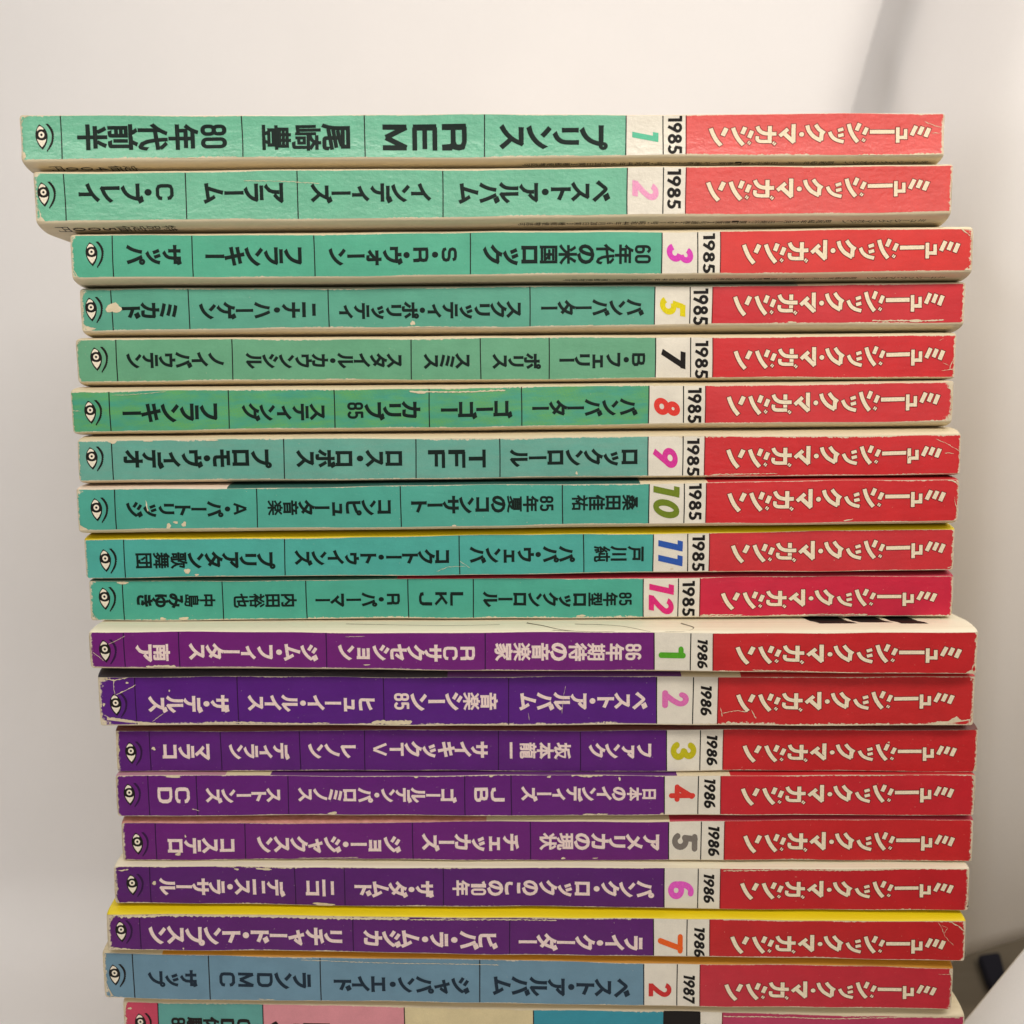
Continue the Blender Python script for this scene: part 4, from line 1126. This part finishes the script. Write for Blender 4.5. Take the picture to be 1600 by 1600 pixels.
def make_magazine(i):
    d, sp = dict(SPINES[i]), SPEC[i]
    if 'bulge' in sp:
        d['bulge'] = sp['bulge']
    m = Mag(d, TOPS[i], BOTS[i], 100 + i)
    root = bpy.data.objects.new('magazine', None)
    COL.objects.link(root)
    root.location = m.base
    tag(root, sp['word'], 'magazine', GROUP)
    purple = 10 <= i <= 16
    rough, gl = sp.get('rough', 0.36), sp.get('gloss', 0.0)
    we = sp['wear']
    we = (we[0] + 0.45, we[1] + 0.5, we[2] * 0.8, we[3] * 0.8) + tuple(we[4:])
    pm = lambda nm, c, sec=None: print_mat(nm, c, i + 1, we, rough, gl, sec)
    body = pm('body_print', sp['bodyc'], sp.get('second')) if sp['bodyc'] else None
    redm = pm('red_print', sp['red'])
    whit = pm('white_print', lin(228, 221, 205))
    line = BLACK if not purple else DARK_PURPLE
    build_cover(m, root, sp['tops'], [COVER] + [t[2] for t in sp['tops']])
    build_pages(m, root, PAGES)
    div = d['div']
    nh = len(d['heads'])
    multi = [pm('colour_print', c) for c in MULTI] if body is None else None
    first = multi[0] if multi else body
    sc = scuff_shapes(m, SCUFFS[i], i)
    e = build_panel(m, root, 'emblem_panel', 0.3, div[0], first, scuffs=sc)
    ex, ey = d['eye']
    V, F, MI = EYE
    k = 6.05 / 1063.0
    w, h = (1210 - 460) * k, 6.05 * (1285 - 222) / 1063.0
    bx = (ex - (707 - 460) * k, ex - (707 - 460) * k + w, ey - h / 2, ey + h / 2)
    place_front(m, e, 'eye_emblem', V, F, MI, [BLACK, WHITE_EYE, DARK_PURPLE if purple else BLACK], bx, 'as')
    hi = PINK_CREAM if purple else GREEN_INK
    if i == 17:
        hi = ink_mat('navy_ink', lin(28, 44, 58))
    if i == 18:
        hi = BLACK
    for j, (txt, a, b, v0, v1) in enumerate(d['heads']):
        p = build_panel(m, root, 'headline_panel', div[j], div[j + 1], multi[j + 1] if multi else body, line, scuffs=sc)
        if not txt:
            continue
        V, T = layout(txt)
        place_front(m, p, 'headline_lettering', V, T, None, hi, (a, b, v0 - 0.06, v1 + 0.06), 'down')
    p = build_panel(m, root, 'issue_panel', div[nh], div[nh + 1], BLACK if i == 18 else whit, BLACK, scuffs=sc)
    nt, a, b, v0, v1 = d['num']
    if not nt:
        pass
    elif i < 10:
        V, F, MI = digits_shape(nt, 0.215, 0.20, 'butt', 0.16)
    elif i == 17:
        V, F, MI = digits_shape(nt, 0.20, 0.0, 'butt')
    else:
        V, F, MI = digits_shape(nt, 0.23, 0.0, 'round')
    if nt:
        place_front(m, p, 'issue_number', V, F, MI, ink_mat('number_ink', sp['num']) if sp['num'] else BLACK, (a, b, v0, v1), 'down')
    p = build_panel(m, root, 'year_panel', div[nh + 1], div[nh + 2], whit, BLACK, scuffs=sc)
    yr = '1985' if i < 10 else ('1986' if i < 17 else '1987')
    a, b, v0, v1 = d['year']
    V, F, MI = digits_shape(yr, 0.20 if i < 10 else 0.215, 0.0 if i < 10 else 0.18, 'butt', 0.07 if i < 10 else 0.05)
    place_front(m, p, 'year_lettering', V, F, MI, BLACK, (a, b, v0, v1), 'down')
    p = build_panel(m, root, 'title_panel', div[nh + 2], m.L - 0.3, redm, DARK_RED, scuffs=sc)
    V, F, MI = TITLE
    a, b, v0, v1 = d['title']
    gap = (b - a) * 10 / 2950
    place_front(m, p, 'title_lettering', V, F, MI, [CREAM_INK, DARK_RED], (a - gap, b + gap, v0 - gap, v1 + gap), 'as')
    small = {0: [('定価400円', 5.6, 25.5, 0.42, 0.74), ('ミュージック・マガジン  昭和60年1月1日発行・第17巻第1号通巻200号・昭和44年6月20日第3種郵便物認可', 114.1, 207, 0.44, 0.62)],
             1: [('特別定価500円', 3.9, 31.6, 0.36, 0.74), ('ミュージック・マガジン  昭和60年2月1日発行・第17巻第2号通巻201号・昭和44年6月20日第3種郵便物認可', 110.6, 204.7, 0.40, 0.58)],
             2: [('ミュージック・マガジン  昭和60年3月1日発行・第17巻第3号通巻202号・昭和44年6月20日第3種郵便物認可', 114.8, 204.4, 0.42, 0.58)]}
    for q, (txt, a, b, p0, p1) in enumerate(small.get(i, [])):
        place_back(m, root, 'back_cover_lettering', txt, a, b, p0, p1, BLACK)
    if i == 10:      # big front-cover letters whose feet show beside the next magazine
        ve, fa = [], []
        for x0_, x1_, p_ in ((171.5, 180.5, 0.74), (181.8, 189.5, 0.82), (191.0, 197.5, 0.72)):
            b0 = len(ve)
            rows_ = [m.slope(0, p, 1, 0) for p in (p_, 0.86, 0.94, 1.0)]
            dep = [q[1] - m.slope(0, 0, 1, 0)[1] for q in rows_]
            for k, p in enumerate((p_, 0.86, 0.94, 1.0)):
                for xx in (x0_, x1_):
                    q = m.slope(xx + 2.2 * (1 - k / 4.0), p, 1, 0.03)
                    ve.append(m.loc(q))
            for xx in (x0_, x1_):
                ve.append(m.loc((m.x0 + xx - 4, m.y + 34, m.lerp(m.T, xx) + 0.03)))
            for k in range(4):
                a = b0 + 2 * k
                fa.append((a, a + 1, a + 3, a + 2))
        mesh_obj('front_cover_lettering', ve, fa, BLACK, root)
        ve, fa = [], []
        for crv, wd in (([(103.5, .98), (107.5, .80), (112.0, .35), (116.0, .12)], .30), ([(140.5, .95), (143.0, .66), (140.5, .22), (136.0, .14)], .34),
                        ([(115.0, .92), (126.0, .78), (132.5, .15)], .16), ([(109.5, .30), (118.0, .10), (124.0, .16)], .45), ([(60.0, .97), (84.0, .86), (97.0, .90)], .12)):
            V, F = ribbon(smooth_line(crv, 8), 0.06)
            P = smooth_line(crv, 8)
            b0 = len(ve)
            for q in P:
                for sgn in (-1, 1):
                    pp = math.asin(min(1.0, max(0.02, q.y + sgn * wd * 0.06))) * 2 / math.pi
                    ve.append(m.loc(m.slope(q.x + sgn * wd / 2, pp, 1, 0.04)))
            for k in range(len(P) - 1):
                a = b0 + 2 * k
                fa.append((a, a + 1, a + 3, a + 2))
        mesh_obj('front_cover_drawing', ve, fa, ink_mat('grey_ink', lin(128, 116, 98)), root)
    return root


MAGS = [make_magazine(i) for i in range(N)]

# the stack goes on below the picture down to the cloth
zl, zr = BOTS[N - 1][0] - 0.06, BOTS[N - 1][1] - 0.06
n_low = 6
for q in range(n_low):
    zl2, zr2 = zl * (1 - 1 / (n_low - q)), zr * (1 - 1 / (n_low - q))
    zl2, zr2 = max(zl2, 0.05), max(zr2, 0.05)
    dx = [(-97, -0.4), (-100, 0.6), (-98, -0.8), (-102, 0.4), (-99, 0.9), (-101, 0.0)][q]
    d = dict(x0=dx[0], y=dx[1], L=210.0, st=(zl - 1.0, zr - 1.0), sb=(zl2 + 1.0, zr2 + 1.0))
    m = Mag(d, (zl, zr), (zl2 + 0.03, zr2 + 0.03), 300 + q)
    root = bpy.data.objects.new('magazine', None)
    COL.objects.link(root); root.location = m.base
    tag(root, 'blue and red spined magazine low in the stack, under the multicoloured one', 'magazine', GROUP)
    build_cover(m, root, [], [COVER])
    build_pages(m, root, PAGES)
    wr = (0.8, 0.7, 0.4, 0.4, 1.2, 1.2)
    build_panel(m, root, 'emblem_panel', 0.0, 9.0, print_mat('body_print', BLUE, 40 + q, wr))
    build_panel(m, root, 'headline_panel', 9.0, 133.0, print_mat('body_print', BLUE, 50 + q, wr), BLACK)
    build_panel(m, root, 'issue_panel', 133.0, 150.0, print_mat('white_print', lin(228, 221, 205), 60 + q, wr), BLACK)
    build_panel(m, root, 'title_panel', 150.0, 210.0, print_mat('red_print', RED3, 70 + q, wr), DARK_RED)
    zl, zr = zl2 - 0.03, zr2 - 0.03
